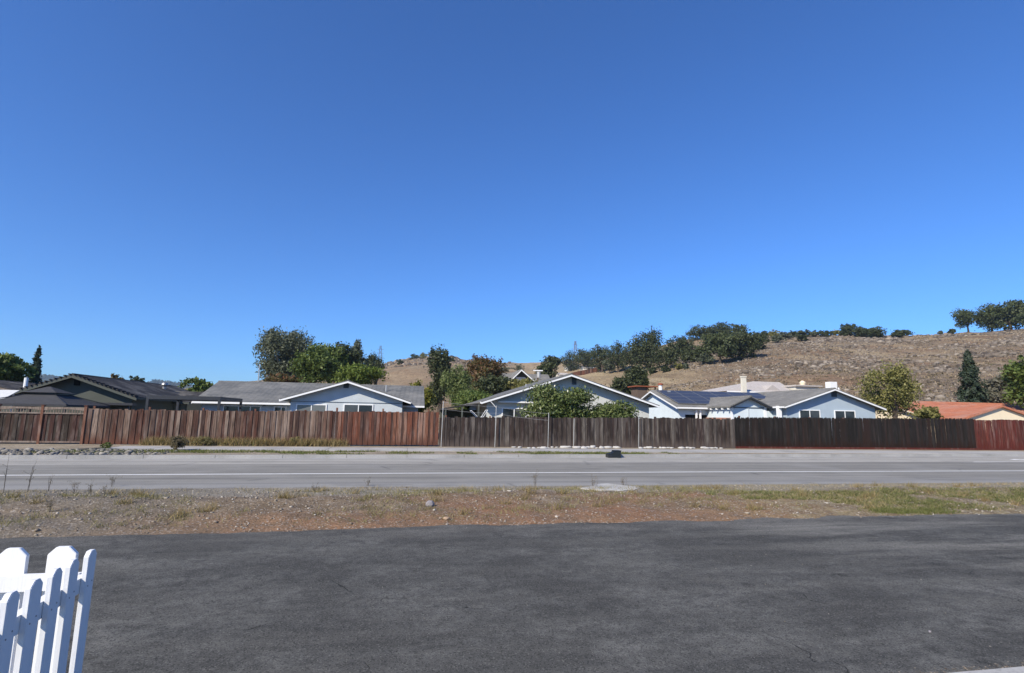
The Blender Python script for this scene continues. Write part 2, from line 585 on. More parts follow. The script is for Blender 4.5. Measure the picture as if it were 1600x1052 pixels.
mat_driveway(); mat_road(); mat_line(); mat_verge(); mat_hill(); mat_glass(); mat_solar(); mat_brick()
mat_dirt('ground', (0.15, 0.12, 0.09), (0.20, 0.17, 0.12), (0.26, 0.21, 0.15), 0.3)
mat_dirt('strip', (0.22, 0.18, 0.13), (0.31, 0.26, 0.19), (0.40, 0.34, 0.26))
mat_concrete('sidewalk', (0.40, 0.385, 0.36))
mat_concrete('kerb', (0.36, 0.35, 0.33))
mat_concrete('apron', (0.42, 0.41, 0.385))
mat_concrete('pad', (0.48, 0.465, 0.43))
mat_paint('white_trim', (0.80, 0.80, 0.79), 0.5, 0.06)
k_ = NT('picket_white')
v_ = k_.coord('Object', (1, 1, 0.05))
g_n = k_.noise(v_, 60, 5, 0.7)
d_n = k_.noise(k_.coord(), 5, 5, 0.65)
c_ = k_.mix((0.75, 0.75, 0.745), (0.62, 0.62, 0.60), k_.ramp(g_n, [(0.5, 0.0), (0.7, 0.5)]))
c_ = k_.mix(c_, (0.48, 0.45, 0.40), k_.ramp(d_n, [(0.6, 0.0), (0.8, 0.4)]))
k_.bump(g_n, 0.35, 0.004)
MATS['picket_white'] = k_.fin(c_, 0.6, 0.25)
mat_paint('wall_blue', (0.42, 0.465, 0.50), 0.8, 0.07, 0.2, 0.3)
mat_paint('wall_pale_blue', (0.62, 0.69, 0.72), 0.8, 0.07, 0.2, 0.3)
mat_paint('wall_steel_blue', (0.37, 0.44, 0.50), 0.8, 0.07, 0.2, 0.3)
mat_paint('wall_grey_blue', (0.50, 0.54, 0.56), 0.8, 0.07, 0.2, 0.3)
mat_paint('wall_grey', (0.56, 0.565, 0.53), 0.8, 0.08, 0.2, 0.3)
mat_paint('wall_olive', (0.085, 0.092, 0.080), 0.85, 0.1, 0.2, 0.3)
mat_paint('wall_cream', (0.78, 0.66, 0.47), 0.85, 0.06, 0.2, 0.3)
mat_paint('wall_ivory', (0.66, 0.62, 0.52), 0.85, 0.08, 0.2, 0.3)
mat_paint('rust_panel', (0.30, 0.09, 0.045), 0.85, 0.3)
mat_shingle('shingle_grey', (0.18, 0.18, 0.175), (0.125, 0.13, 0.13))
mat_shingle('shingle_tan', (0.235, 0.225, 0.205), (0.175, 0.17, 0.155))
mat_shingle('shingle_dark', (0.040, 0.038, 0.038), (0.055, 0.05, 0.048), 0.4, 0.2)
mat_shingle('shingle_cream', (0.60, 0.54, 0.49), (0.54, 0.49, 0.44))
mat_shingle('tile_terracotta', (0.56, 0.21, 0.115), (0.44, 0.155, 0.085), 0.25, 0.22)
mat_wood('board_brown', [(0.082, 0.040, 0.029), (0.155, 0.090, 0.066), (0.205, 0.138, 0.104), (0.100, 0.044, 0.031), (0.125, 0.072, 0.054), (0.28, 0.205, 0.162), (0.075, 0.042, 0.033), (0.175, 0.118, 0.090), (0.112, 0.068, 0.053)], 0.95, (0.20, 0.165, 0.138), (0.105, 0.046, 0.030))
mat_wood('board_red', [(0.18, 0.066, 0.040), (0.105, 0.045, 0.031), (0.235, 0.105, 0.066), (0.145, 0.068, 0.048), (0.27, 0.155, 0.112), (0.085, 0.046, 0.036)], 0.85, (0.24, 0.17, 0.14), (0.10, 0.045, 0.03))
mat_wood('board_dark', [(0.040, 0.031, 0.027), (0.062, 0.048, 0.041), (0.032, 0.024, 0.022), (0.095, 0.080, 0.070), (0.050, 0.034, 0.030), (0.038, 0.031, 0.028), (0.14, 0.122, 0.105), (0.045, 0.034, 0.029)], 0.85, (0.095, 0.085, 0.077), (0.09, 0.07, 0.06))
mat_wood('board_black', [(0.014, 0.012, 0.011), (0.022, 0.016, 0.014), (0.011, 0.011, 0.0105), (0.027, 0.016, 0.013), (0.017, 0.016, 0.015)], 0.8, (0.018, 0.018, 0.017), (0.024, 0.011, 0.008), greyc=(0.075, 0.065, 0.058))
mat_wood('board_crimson', [(0.125, 0.028, 0.021), (0.085, 0.020, 0.016), (0.155, 0.042, 0.031), (0.105, 0.030, 0.022)], 0.8, None, (0.09, 0.02, 0.015))
mat_wood('board_framed', [(0.058, 0.036, 0.028), (0.078, 0.038, 0.031), (0.040, 0.030, 0.024), (0.066, 0.032, 0.026)], 0.7)
mat_wood('post_wood', [(0.15, 0.065, 0.045), (0.19, 0.09, 0.06)], 0.6)
mat_wood('rail_wood', [(0.24, 0.19, 0.155), (0.19, 0.135, 0.11)], 0.6)
mat_simple('metal_dark', (0.028, 0.030, 0.036), 0.5, 0.2)
mat_simple('metal_pale', (0.50, 0.49, 0.46), 0.5, 0.5)
mat_simple('metal_vent', (0.30, 0.30, 0.30), 0.45, 0.7)
mat_simple('black_plastic', (0.012, 0.014, 0.015), 0.45, 0.0)
mat_simple('canvas_grey', (0.062, 0.062, 0.066), 0.9, 0.0, 0.1)
mat_simple('pale_canvas', (0.62, 0.62, 0.60), 0.8, 0.0, 0.2)
mat_simple('hole_shade', (0.012, 0.012, 0.012), 0.9, 0.0, 0.1)  # near-black colour painted in for the shade inside openings
mat_simple('pole_wood', (0.12, 0.09, 0.07), 0.9, 0.0, 0.1)
mat_simple('louvre', (0.10, 0.12, 0.14), 0.7, 0.0, 0.2)
mat_simple('bark', (0.085, 0.066, 0.052), 0.95, 0.0, 0.1)
mat_simple('bark_pale', (0.22, 0.19, 0.16), 0.95, 0.0, 0.1)
mat_simple('dry_stem', (0.16, 0.135, 0.105), 0.95, 0.0, 0.1)
mat_island('rock_white', [(0.62, 0.60, 0.56), (0.48, 0.46, 0.43), (0.72, 0.70, 0.67)], 0.9, 0.4)
mat_island('rock_grey', [(0.13, 0.12, 0.10), (0.28, 0.26, 0.225), (0.085, 0.08, 0.07), (0.36, 0.33, 0.285)], 0.9, 0.4)
mat_island('rock_hill', [(0.075, 0.060, 0.048), (0.19, 0.158, 0.125), (0.050, 0.040, 0.033), (0.33, 0.28, 0.225), (0.125, 0.098, 0.075), (0.24, 0.20, 0.16)], 0.95, 0.5)
mat_island('pebble', [(0.26, 0.21, 0.155), (0.165, 0.135, 0.10), (0.36, 0.31, 0.245), (0.22, 0.165, 0.115), (0.50, 0.46, 0.40), (0.17, 0.115, 0.075)], 0.9)
mat_island('rock_verge', [(0.30, 0.28, 0.29), (0.24, 0.22, 0.22)], 0.9, 0.5)
mat_island('rock_tan', [(0.42, 0.30, 0.20), (0.38, 0.27, 0.18)], 0.9, 0.5)
mat_leaf('leaf_oak', [(0.030, 0.040, 0.016), (0.048, 0.060, 0.024), (0.076, 0.086, 0.036)], 0.12)
mat_leaf('leaf_oak_light', [(0.040, 0.055, 0.020), (0.066, 0.082, 0.032), (0.088, 0.10, 0.042)], 0.15)
mat_leaf('leaf_gum', [(0.060, 0.074, 0.044), (0.098, 0.112, 0.068), (0.15, 0.158, 0.105)], 0.18)
mat_leaf('leaf_green', [(0.050, 0.080, 0.017), (0.088, 0.125, 0.028), (0.14, 0.175, 0.045)], 0.25)
mat_leaf('leaf_bright', [(0.070, 0.105, 0.016), (0.115, 0.155, 0.026), (0.165, 0.20, 0.04)], 0.3)
mat_leaf('leaf_yellow', [(0.090, 0.105, 0.014), (0.16, 0.16, 0.022), (0.24, 0.20, 0.03)], 0.3)
mat_leaf('leaf_pale', [(0.085, 0.118, 0.036), (0.14, 0.175, 0.058), (0.21, 0.235, 0.09)], 0.3)
mat_leaf('leaf_olive', [(0.105, 0.108, 0.032), (0.185, 0.178, 0.055), (0.29, 0.26, 0.095)], 0.25)
mat_leaf('leaf_red', [(0.055, 0.058, 0.022), (0.13, 0.062, 0.026), (0.075, 0.082, 0.03), (0.17, 0.075, 0.032)], 0.2)
mat_leaf('leaf_conifer', [(0.018, 0.032, 0.020), (0.032, 0.048, 0.028), (0.050, 0.066, 0.038)], 0.1)
mat_leaf('leaf_grey', [(0.085, 0.082, 0.058), (0.13, 0.122, 0.088), (0.18, 0.165, 0.12)], 0.2)
mat_leaf('leaf_glossy', [(0.050, 0.078, 0.022), (0.105, 0.135, 0.042), (0.20, 0.225, 0.090)], 0.15, 0.3)
mat_leaf('leaf_far', [(0.030, 0.042, 0.026), (0.045, 0.055, 0.036)], 0.1)
mat_leaf('straw', [(0.24, 0.18, 0.095), (0.36, 0.29, 0.16), (0.46, 0.38, 0.22)], 0.25, 0.8)
mat_leaf('hill_straw', [(0.20, 0.148, 0.088), (0.32, 0.245, 0.15), (0.42, 0.33, 0.21)], 0.1, 0.9)
mat_leaf('straw_weed', [(0.16, 0.12, 0.05), (0.27, 0.20, 0.095), (0.38, 0.28, 0.14), (0.15, 0.15, 0.05)], 0.25, 0.8)
mat_leaf('brush_hill', [(0.065, 0.055, 0.032), (0.10, 0.08, 0.048), (0.15, 0.115, 0.07), (0.075, 0.075, 0.035)], 0.1, 0.9)
mat_leaf('grass_mix', [(0.085, 0.11, 0.032), (0.13, 0.15, 0.048), (0.23, 0.205, 0.085), (0.36, 0.29, 0.15)], 0.25, 0.8)
mat_leaf('grass_green', [(0.075, 0.10, 0.026), (0.14, 0.155, 0.045), (0.22, 0.21, 0.085)], 0.3, 0.8)
mat_leaf('grass_dry', [(0.16, 0.13, 0.06), (0.23, 0.20, 0.085), (0.32, 0.27, 0.13), (0.13, 0.14, 0.045)], 0.25, 0.8)
mat_leaf('brush_brown', [(0.11, 0.085, 0.05), (0.17, 0.135, 0.078), (0.22, 0.18, 0.11)], 0.2, 0.8)

# ------------------------------------------------------------------ mesh helpers
WL = {}                                     # world location of each object's origin


def link(name, me, mat, parent=None, loc=(0, 0, 0)):
    o = bpy.data.objects.new(name, me)
    COL.objects.link(o)
    if mat and me is not None and not me.materials:
        me.materials.append(MATS[mat])
    if parent is not None:
        o.parent = parent
        o.location = Vector(loc) - WL[parent]
    else:
        o.location = loc
    WL[o] = Vector(loc)
    return o


def mesh(name, vs, fs, mat, parent=None, smooth=False, loc=None):
    """one mesh object from world-space points; its origin is its parent's (or loc)"""
    org = Vector(loc) if loc is not None else (WL[parent] if parent is not None else Vector((0, 0, 0)))
    me = bpy.data.meshes.new(name)
    me.from_pydata([tuple(Vector(v) - org) for v in vs], [], [tuple(f) for f in fs])
    if smooth:
        me.polygons.foreach_set('use_smooth', [True] * len(me.polygons))
    me.update()
    return link(name, me, mat, parent, org)


def npmesh(name, V, Fc, mat, parent=None, loc=(0, 0, 0), k=None, smooth=False):
    """V (n,3) local points, Fc (m,k) faces"""
    V = np.asarray(V, np.float32); Fc = np.asarray(Fc, np.int32)
    me = bpy.data.meshes.new(name)
    m, kk = Fc.shape
    me.vertices.add(len(V)); me.vertices.foreach_set('co', V.ravel())
    me.loops.add(m * kk); me.loops.foreach_set('vertex_index', Fc.ravel())
    me.polygons.add(m)
    me.polygons.foreach_set('loop_start', np.arange(0, m * kk, kk, dtype=np.int32))
    if smooth:
        me.polygons.foreach_set('use_smooth', np.ones(m, bool))
    me.update(calc_edges=True)
    me.validate()
    return link(name, me, mat, parent, loc)


class MB:
    def __init__(s):
        s.v = []; s.f = []

    def box(s, x0, x1, y0, y1, z0, z1):
        b = len(s.v)
        s.v += [(x, y, z) for z in (z0, z1) for y in (y0, y1) for x in (x0, x1)]
        s.f += [tuple(b + i for i in q) for q in ((0, 2, 3, 1), (4, 5, 7, 6), (0, 1, 5, 4), (2, 6, 7, 3), (0, 4, 6, 2), (1, 3, 7, 5))]
        return s

    def prism(s, poly, off):
        """poly: 3D points in order; off: extrusion vector"""
        b = len(s.v); n = len(poly)
        s.v += [tuple(p) for p in poly] + [tuple(Vector(p) + Vector(off)) for p in poly]
        s.f += [tuple(b + n - 1 - i for i in range(n)), tuple(b + n + i for i in range(n))]
        s.f += [(b + i, b + (i + 1) % n, b + n + (i + 1) % n, b + n + i) for i in range(n)]
        return s

    def tube(s, pts, rads, n=6):
        pts = [Vector(p) for p in pts]
        b = len(s.v)
        for i, p in enumerate(pts):
            d = (pts[min(i + 1, len(pts) - 1)] - pts[max(i - 1, 0)]).normalized()
            a = d.cross(Vector((0.31, 0.95, 0.08)))
            if a.length < 1e-3:
                a = d.cross(Vector((1, 0, 0)))
            a.normalize(); c = d.cross(a)
            r = rads[i] if hasattr(rads, '__len__') else rads
            for j in range(n):
                q = p + a * (r * cos(2 * pi * j / n)) + c * (r * sin(2 * pi * j / n))
                s.v.append(tuple(q))
        for i in range(len(pts) - 1):
            for j in range(n):
                s.f.append((b + i * n + j, b + i * n + (j + 1) % n, b + (i + 1) * n + (j + 1) % n, b + (i + 1) * n + j))
        s.f.append(tuple(b + n - 1 - j for j in range(n)))
        e = b + (len(pts) - 1) * n
        s.f.append(tuple(e + j for j in range(n)))
        return s

    def build(s, name, mat, parent=None, smooth=False, loc=None):
        return mesh(name, s.v, s.f, mat, parent, smooth, loc)


def thing(name, label, cat, loc=(0, 0, 0), group=None):
    o = link(name, None, None, None, loc)
    o.empty_display_size = 0.2
    return tag(o, label, cat, group)


def tag(o, label, cat, group=None):
    o['label'] = label; o['category'] = cat
    if group:
        o['group'] = group
    return o


def struct(o):
    o['kind'] = 'structure'
    return o


def stuff(o, label, cat):
    o['kind'] = 'stuff'; o['label'] = label; o['category'] = cat
    return o


# ================================================================== THE SETTING
def kerb_v(u):
    return 23.0 + 0.07 * u


# ground to the horizon
g = 3000
struct(mesh('ground', [(-g, -g, -0.14), (g, -g, -0.14), (g, g, -0.14), (-g, g, -0.14)], [(0, 1, 2, 3)], 'ground'))

# road
struct(mesh('road', [(-150, 13.2, -0.004), (150, 13.2, -0.004), (150, kerb_v(150), -0.004), (-150, kerb_v(-150), -0.004)], [(0, 1, 2, 3)], 'road'))
m = MB()
for a in range(-150, 150, 10):
    m.v += [(a, 17.04, 0.0), (a + 10, 17.04, 0.0), (a + 10, 17.18, 0.0), (a, 17.18, 0.0)]
    m.f.append(tuple(range(len(m.v) - 4, len(m.v))))
for i in range(len(m.v)):                    # the line keeps a slight bend of the road
    x, y, z = m.v[i]
    m.v[i] = (x, y + 0.02 * x - 0.00035 * x * x if abs(x) < 60 else y + 0.02 * x - 1.26, z)
struct(m.build('edge_line', 'line'))
struct(mesh('bike_lane_line', [(26.7, 21.40, 0), (150, 26.6, 0), (150, 26.72, 0), (26.7, 21.52, 0)], [(0, 1, 2, 3)], 'line'))
a0 = PZ(1577, 718.5, 0.0)
struct(mesh('lane_arrow', [(a0.x, a0.y, 0.001), (a0.x + .8, a0.y - .36, 0.001), (a0.x + .8, a0.y - .1, 0.001), (a0.x + 3, a0.y - .06, 0.001),
                           (a0.x + 3, a0.y + .14, 0.001), (a0.x + .8, a0.y + .1, 0.001), (a0.x + .8, a0.y + .36, 0.001)], [tuple(range(7))], 'line'))

# driveway with a ragged far edge
xs = np.arange(-40, 40.01, 0.16)
ed = np.interp(xs, [-40, -6, -2, -0.3, 1.8, 4, 6.8, 9.4, 12.5, 40], [8.95, 8.93, 8.92, 9.08, 9.2, 9.13, 9.36, 9.22, 9.17, 9.1])
ed = ed + 0.07 * fbm(xs * 1.1, xs * 0 + 3.3, 4) + 0.025 * RNG.standard_normal(len(xs))
n = len(xs)
V = [(x, -14, 0.0) for x in xs] + [(x, e, 0.0) for x, e in zip(xs, ed)] + [(x, e + 0.015, -0.09) for x, e in zip(xs, ed)]
Fc = [(i, i + 1, n + i + 1, n + i) for i in range(n - 1)] + [(n + i, n + i + 1, 2 * n + i + 1, 2 * n + i) for i in range(n - 1)]
struct(mesh('driveway', V, Fc, 'driveway'))

# verge: bumpy dirt between the driveway and the road
ux = np.concatenate([np.arange(-60, -13, 0.6), np.arange(-13, 26, 0.075), np.arange(26, 70, 0.6)])
vy = np.arange(8.5, 13.95, 0.075)
X, Y = np.meshgrid(ux, vy)


def verge_z(x, y):
    s = np.clip((y - 9.0) / 0.9, 0, 1); s2 = np.clip((13.9 - y) / 1.0, 0, 1)
    body = 0.05 * s * s2 + 0.11 * np.exp(-((y - 11.4 - 0.3 * np.sin(x * 0.6)) / 0.75) ** 2)
    nz = 0.055 * fbm(x * 1.1, y * 1.1, 4) + 0.024 * fbm(x * 6, y * 6, 3)
    ramp = np.clip((y - 8.9) / 0.35, 0, 1)
    base = np.where(y < 9.25, -0.05 + 0.05 * np.clip((y - 8.6) / 0.65, 0, 1), 0.0)
    return base + ramp * np.clip(s2, 0.12, 1) * (body + nz) + 0.004 + 0.012 * (1 - s2) * fbm(x * 0.7, y * 0.7 + 5, 3)


Z = verge_z(X, Y)
nu, nv = len(ux), len(vy)
idx = np.arange(nu * nv).reshape(nv, nu)
Fq = np.stack([idx[:-1, :-1], idx[:-1, 1:], idx[1:, 1:], idx[1:, :-1]], -1).reshape(-1, 4)
struct(npmesh('verge', np.stack([X, Y, Z], -1).reshape(-1, 3), Fq, 'verge', smooth=True))

# kerb, planting strip, sidewalk, ground by the fence
def band(name, f0, f1, z, mat, zb=-0.15, x0=-150, x1=150, step=3.0, rag=0.0):
    us = np.arange(x0, x1 + 0.01, step)
    a = np.array([f0(u) for u in us]) + rag * RNG.standard_normal(len(us)); b = np.array([f1(u) for u in us]) + rag * RNG.standard_normal(len(us))
    k = len(us)
    V = [(u, q, zb) for u, q in zip(us, a)] + [(u, q, z) for u, q in zip(us, a)] + [(u, q, z) for u, q in zip(us, b)] + [(u, q, zb) for u, q in zip(us, b)]
    Fc = []
    for i in range(k - 1):
        for j in range(3):
            Fc.append((j * k + i, j * k + i + 1, (j + 1) * k + i + 1, (j + 1) * k + i))
    return struct(mesh(name, V, Fc, mat))


def kerb_hi(u):
    return min(kerb_v(u) + 0.16, 27.0)


def strip_hi(u):
    return max(25.6, kerb_hi(u) + 0.05)


kb = struct(link('kerb', None, None))
for i in range(-13, 19):                    # cast kerb stones with open joints
    a, b = i * 2.4, i * 2.4 + 2.385
    MB().prism([(a, kerb_v(a), -0.1), (b, kerb_v(b), -0.1), (b, kerb_v(b) + 0.015, 0.125), (a, kerb_v(a) + 0.015, 0.125)], (0, 0.15, 0)).build('kerb_stone', 'kerb', kb)
band('gutter', lambda u: kerb_v(u) - 0.42, lambda u: kerb_v(u) + 0.02, 0.004, 'kerb', zb=-0.1)
band('planting_strip', kerb_hi, strip_hi, 0.095, 'strip', step=1.0)
sw = struct(link('sidewalk', None, None))
for i in range(-16, 28):                    # slabs with joints
    a, b = i * 1.83, i * 1.83 + 1.818
    lo = max(strip_hi(a), strip_hi(b)) + 0.004
    dz = random.uniform(-0.006, 0.006)
    if a > -14:
        MB().box(a, b, lo, 27.9, -0.1, 0.125 + dz).build('slab', 'sidewalk', sw)
band('fence_strip', lambda u: 27.92 if u > -14 else 25.62, lambda u: 29.9, 0.10, 'strip', step=1.0)
band('yard_ground', lambda u: 29.9, lambda u: 70.0, 0.09, 'ground')
m = MB()
m.prism([(3.2, 3.47, -0.1), (60, 3.45, -0.1), (60, 3.45, 0.010), (3.2, 3.50, 0.010)], (0, -12, 0))
struct(m.build('concrete_apron', 'apron'))

# ------------------------------------------------------------------ hills
azs = np.linspace(radians(-62), radians(80), 430)
ts = np.concatenate([np.linspace(0, 1, 150), np.linspace(1, 2.6, 30)[1:]])
A, T = np.meshgrid(azs, ts)
RR = R0 - 1 + (_smooth_interp(A, _az, _R) - R0 + 1) * T
X = np.sin(A) * RR; Y = np.cos(A) * RR
Z = terr(X, Y)
nu, nv = len(azs), len(ts)
idx = np.arange(nu * nv).reshape(nv, nu)
Fq = np.stack([idx[:-1, :-1], idx[1:, :-1], idx[1:, 1:], idx[:-1, 1:]], -1).reshape(-1, 4)
struct(npmesh('hills', np.stack([X, Y, Z], -1).reshape(-1, 3), Fq, 'hill', smooth=True))


def far_mountain(name, prof, r, depth):
    V, Fc = [], []
    pts = []
    for i in range(len(prof) - 1):
        for q in np.linspace(0, 1, 8, endpoint=False):
            pts.append([prof[i][j] * (1 - q) + prof[i + 1][j] * q for j in (0, 1)])
    pts.append(list(prof[-1]))
    rows = np.linspace(0, 1, 14)
    for k, (px, py) in enumerate(pts):
        p, s = PR(px, py, r)
        h = max(p.z, 1)
        for t in rows:
            q = hypot(p.x, p.y)
            dx, dy = p.x / q, p.y / q
            rr = r - depth * (1 - t)
            x, y = dx * rr, dy * rr
            V.append((x, y, h * (t ** 0.9) + (14 * fbm(x / 90, y / 90, 4) * min(1, 4 * t)) - 1))
    m_ = len(rows)
    for k in range(len(pts) - 1):
        for j in range(m_ - 1):
            a = k * m_ + j
            Fc.append((a, a + m_, a + m_ + 1, a + 1))
    o = mesh(name, V, Fc, 'far_slope', smooth=True)
    return struct(o)


mat_dirt('far_slope', (0.030, 0.040, 0.024), (0.045, 0.055, 0.032), (0.10, 0.085, 0.055), 0.012)
far_mountain('mountain', [(-260, 615), (-60, 600), (20, 596), (60, 590), (85, 590), (120, 600), (200, 606), (225, 604), (243, 597), (258, 596), (275, 601), (300, 606), (320, 612), (370, 622)], 2600, 700)

# ================================================================== FENCE ACROSS THE ROAD
FV = 29.4


def board_mesh(name, w, h, th, ear, mat):
    """upright board with clipped top corners, origin at its foot"""
    m = MB()
    e = ear
    poly = [(-w / 2, 0, 0), (w / 2, 0, 0), (w / 2, 0, h - e), (w / 2 - e, 0, h), (-w / 2 + e, 0, h), (-w / 2, 0, h - e)] if e else \
        [(-w / 2, 0, 0), (w / 2, 0, 0), (w / 2, 0, h), (-w / 2, 0, h)]
    m.prism(poly, (0, th, 0))
    me = bpy.data.meshes.new(name)
    me.from_pydata(m.v, [], m.f); me.update()
    me.materials.append(MATS[mat])
    return me


def board_fence(label, u0, u1, z0, h0, h1, mat, w=0.138, gap=0.006, ear=0.0, v=FV, ragged=0.012, tilt=0.12, depth=0.012, lap=0, posts=(), post_h=0.0, rails='rail_wood', kick=None, seed=1, wander=0.05):
    R = random.Random(seed)
    t = thing('board_fence', label, 'fence', ((u0 + u1) / 2, v, z0), 'board fences along the sidewalk')
    mes = [board_mesh('board', w * q, 1.0, 0.018, 0, mat) for q in (0.94, 1.0, 1.03)]
    if ear:
        mes = [board_mesh('board', w * q, 1.0, 0.018, ear, mat) for q in (0.95, 1.0, 1.03)]
    n = int((u1 - u0) / (w + gap))
    st = (u1 - u0) / n
    for i in range(n):
        u = u0 + (i + 0.5) * st
        h = h0 + (h1 - h0) * i / n + R.gauss(0, ragged) + wander * float(fbm(u * 0.35, seed * 3.1, 3)) + (R.random() < 0.06) * R.uniform(-0.05, 0.02)
        o = bpy.data.objects.new('board', mes[R.randrange(3)])
        COL.objects.link(o)
        o.parent = t
        yo = R.uniform(0, depth) + (lap if i % 2 else 0)
        o.location = Vector((u + R.uniform(-.003, .003), v - yo, z0 + R.uniform(0, 0.03))) - WL[t]
        o.scale = (1, 1, h)
        o.rotation_euler = (radians(R.gauss(0, 0.25)), radians(R.gauss(0, tilt)), radians(R.gauss(0, 0.6)))
        WL[o] = o.location + WL[t]
    hm = min(h0, h1)
    for q in (0.25, hm * 0.55, hm - 0.22):
        MB().box(u0, u1, v + 0.026, v + 0.064, z0 + q, z0 + q + 0.085).build('rail', rails, t)
    for p in posts:
        MB().box(p - 0.045, p + 0.045, v + 0.068, v + 0.158, z0 - 0.1, z0 + max(h0, h1) + post_h).build('post', 'post_wood', t)
    if kick:
        MB().box(u0, u1, v - 0.052, v - 0.014, z0 - 0.02, z0 + kick).build('kick_board', 'board_crimson' if 'red' in label else 'kick_wood', t)
    return t


mat_wood('kick_wood', [(0.075, 0.026, 0.018), (0.06, 0.022, 0.016)], 0.6)
Z0 = 0.10
uA, uB, uC, uD, uE, uF = (PV(px, 690, FV).x for px in (128, 522, 684, 1149, 1525, 1592))
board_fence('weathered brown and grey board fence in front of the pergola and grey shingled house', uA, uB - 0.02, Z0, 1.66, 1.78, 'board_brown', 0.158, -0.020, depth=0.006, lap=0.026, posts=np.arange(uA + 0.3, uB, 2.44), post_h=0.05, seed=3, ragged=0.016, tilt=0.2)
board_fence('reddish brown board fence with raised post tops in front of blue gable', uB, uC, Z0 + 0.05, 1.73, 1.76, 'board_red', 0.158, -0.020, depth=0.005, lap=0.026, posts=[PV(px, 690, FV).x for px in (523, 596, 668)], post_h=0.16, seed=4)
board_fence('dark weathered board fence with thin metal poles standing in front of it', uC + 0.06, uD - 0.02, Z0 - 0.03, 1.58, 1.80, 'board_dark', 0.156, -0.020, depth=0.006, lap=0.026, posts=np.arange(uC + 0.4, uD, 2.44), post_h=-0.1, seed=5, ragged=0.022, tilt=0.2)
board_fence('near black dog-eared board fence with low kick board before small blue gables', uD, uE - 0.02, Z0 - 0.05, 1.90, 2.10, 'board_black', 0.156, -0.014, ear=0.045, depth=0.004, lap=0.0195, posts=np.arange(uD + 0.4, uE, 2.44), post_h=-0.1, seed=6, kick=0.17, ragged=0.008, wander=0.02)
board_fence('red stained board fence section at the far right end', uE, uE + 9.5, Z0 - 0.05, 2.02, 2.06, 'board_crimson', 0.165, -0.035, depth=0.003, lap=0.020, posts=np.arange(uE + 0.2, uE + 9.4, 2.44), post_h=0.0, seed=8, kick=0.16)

# framed panels with slatted tops, far left
u0 = PV(60, 690, FV).x
pw = uA - u0
t = thing('panel_fence', 'dark framed fence panels with arched slatted tops at the far left', 'fence', (u0, FV, Z0), 'board fences along the sidewalk')
bm_ = [board_mesh('board', 0.185 * q, 1.0, 0.018, 0, 'board_framed') for q in (0.97, 1.03)]
slat_me = board_mesh('slat', 0.03, 0.2, 0.012, 0, 'rail_wood')
for k in range(-3, 1):
    a = u0 + k * pw
    b = a + pw
    MB().box(b - 0.055, b + 0.055, FV - 0.06, FV + 0.05, Z0 - 0.1, Z0 + 1.80).build('post', 'post_wood', t)
    MB().box(b - 0.075, b + 0.075, FV - 0.08, FV + 0.07, Z0 + 1.802, Z0 + 1.84).build('post_cap', 'post_wood', t)
    a_, b_ = a + 0.058, b - 0.058
    MB().box(a_, b_, FV - 0.045, FV - 0.006, Z0 + 0.06, Z0 + 0.14).build('bottom_rail', 'rail_wood', t)
    MB().box(a_, b_, FV - 0.045, FV - 0.006, Z0 + 1.42, Z0 + 1.48).build('middle_rail', 'rail_wood', t)
    arch = [(a_ + (b_ - a_) * q, FV - 0.04, Z0 + 1.58 + 0.07 * (1 - (2 * q - 1) ** 2)) for q in np.linspace(0, 1, 13)]
    MB().prism([(a_, FV - 0.04, Z0 + 1.74), (b_, FV - 0.04, Z0 + 1.74)] + arch[::-1], (0, 0.035, 0)).build('top_rail', 'rail_wood', t)
    nb = 11
    for i in range(nb):
        o = bpy.data.objects.new('board', bm_[i % 2]); COL.objects.link(o); o.parent = t
        o.location = Vector((a_ + (b_ - a_) * (i + 0.5) / nb, FV + 0.0 + 0.02 * (i % 2), Z0 + 0.06)) - WL[t]
        o.scale = (1, 1, 1.38)
    for i in range(15):
        o = bpy.data.objects.new('slat', slat_me); COL.objects.link(o); o.parent = t
        o.location = Vector((a_ + (b_ - a_) * (i + 0.5) / 15, FV - 0.02, Z0 + 1.47)) - WL[t]

# thin metal poles with wires in front of the dark fence
t = thing('wire_fence', 'thin pale metal poles with sagging wires in front of the dark fence', 'wire fence', (uC, FV - 0.25, Z0))
tops = []
for px, py0, py1 in ((689, 700, 627), (773, 700, 634), (856, 700, 645), (896, 700, 654), (998, 702, 648)):
    p = PV(px, py0, FV - 0.25)
    z1 = PV(px, py1, FV - 0.25).z
    MB().tube([(p.x, FV - 0.25, 0.05), (p.x + 0.04, FV - 0.25, z1)], 0.019, 6).build('pole', 'metal_pale', t)
    tops.append((p.x + 0.03, z1))
for (xa, za), (xb, zb) in ((tops[0], tops[1]), (tops[1], tops[2])):
    for d in (0.05, 0.42):
        pts = [(xa + (xb - xa) * q, FV - 0.25, za + (zb - za) * q - d - 0.05 * 4 * q * (1 - q)) for q in np.linspace(0, 1, 9)]
        MB().tube(pts, 0.006, 4).build('wire', 'metal_pale', t)
MB().tube([(tops[1][0], FV - 0.25, tops[1][1] - 0.1), (tops[1][0] - 0.28, FV + 0.2, tops[1][1] + 0.28)], 0.02, 6).build('brace', 'metal_pale', t)

# ================================================================== HOUSES
def slab_pts(p, q, th):
    """a roof slope between two (a, z) points, thickened downwards"""
    return [p, q, (q[0], q[1] - th), (p[0], p[1] - th)]


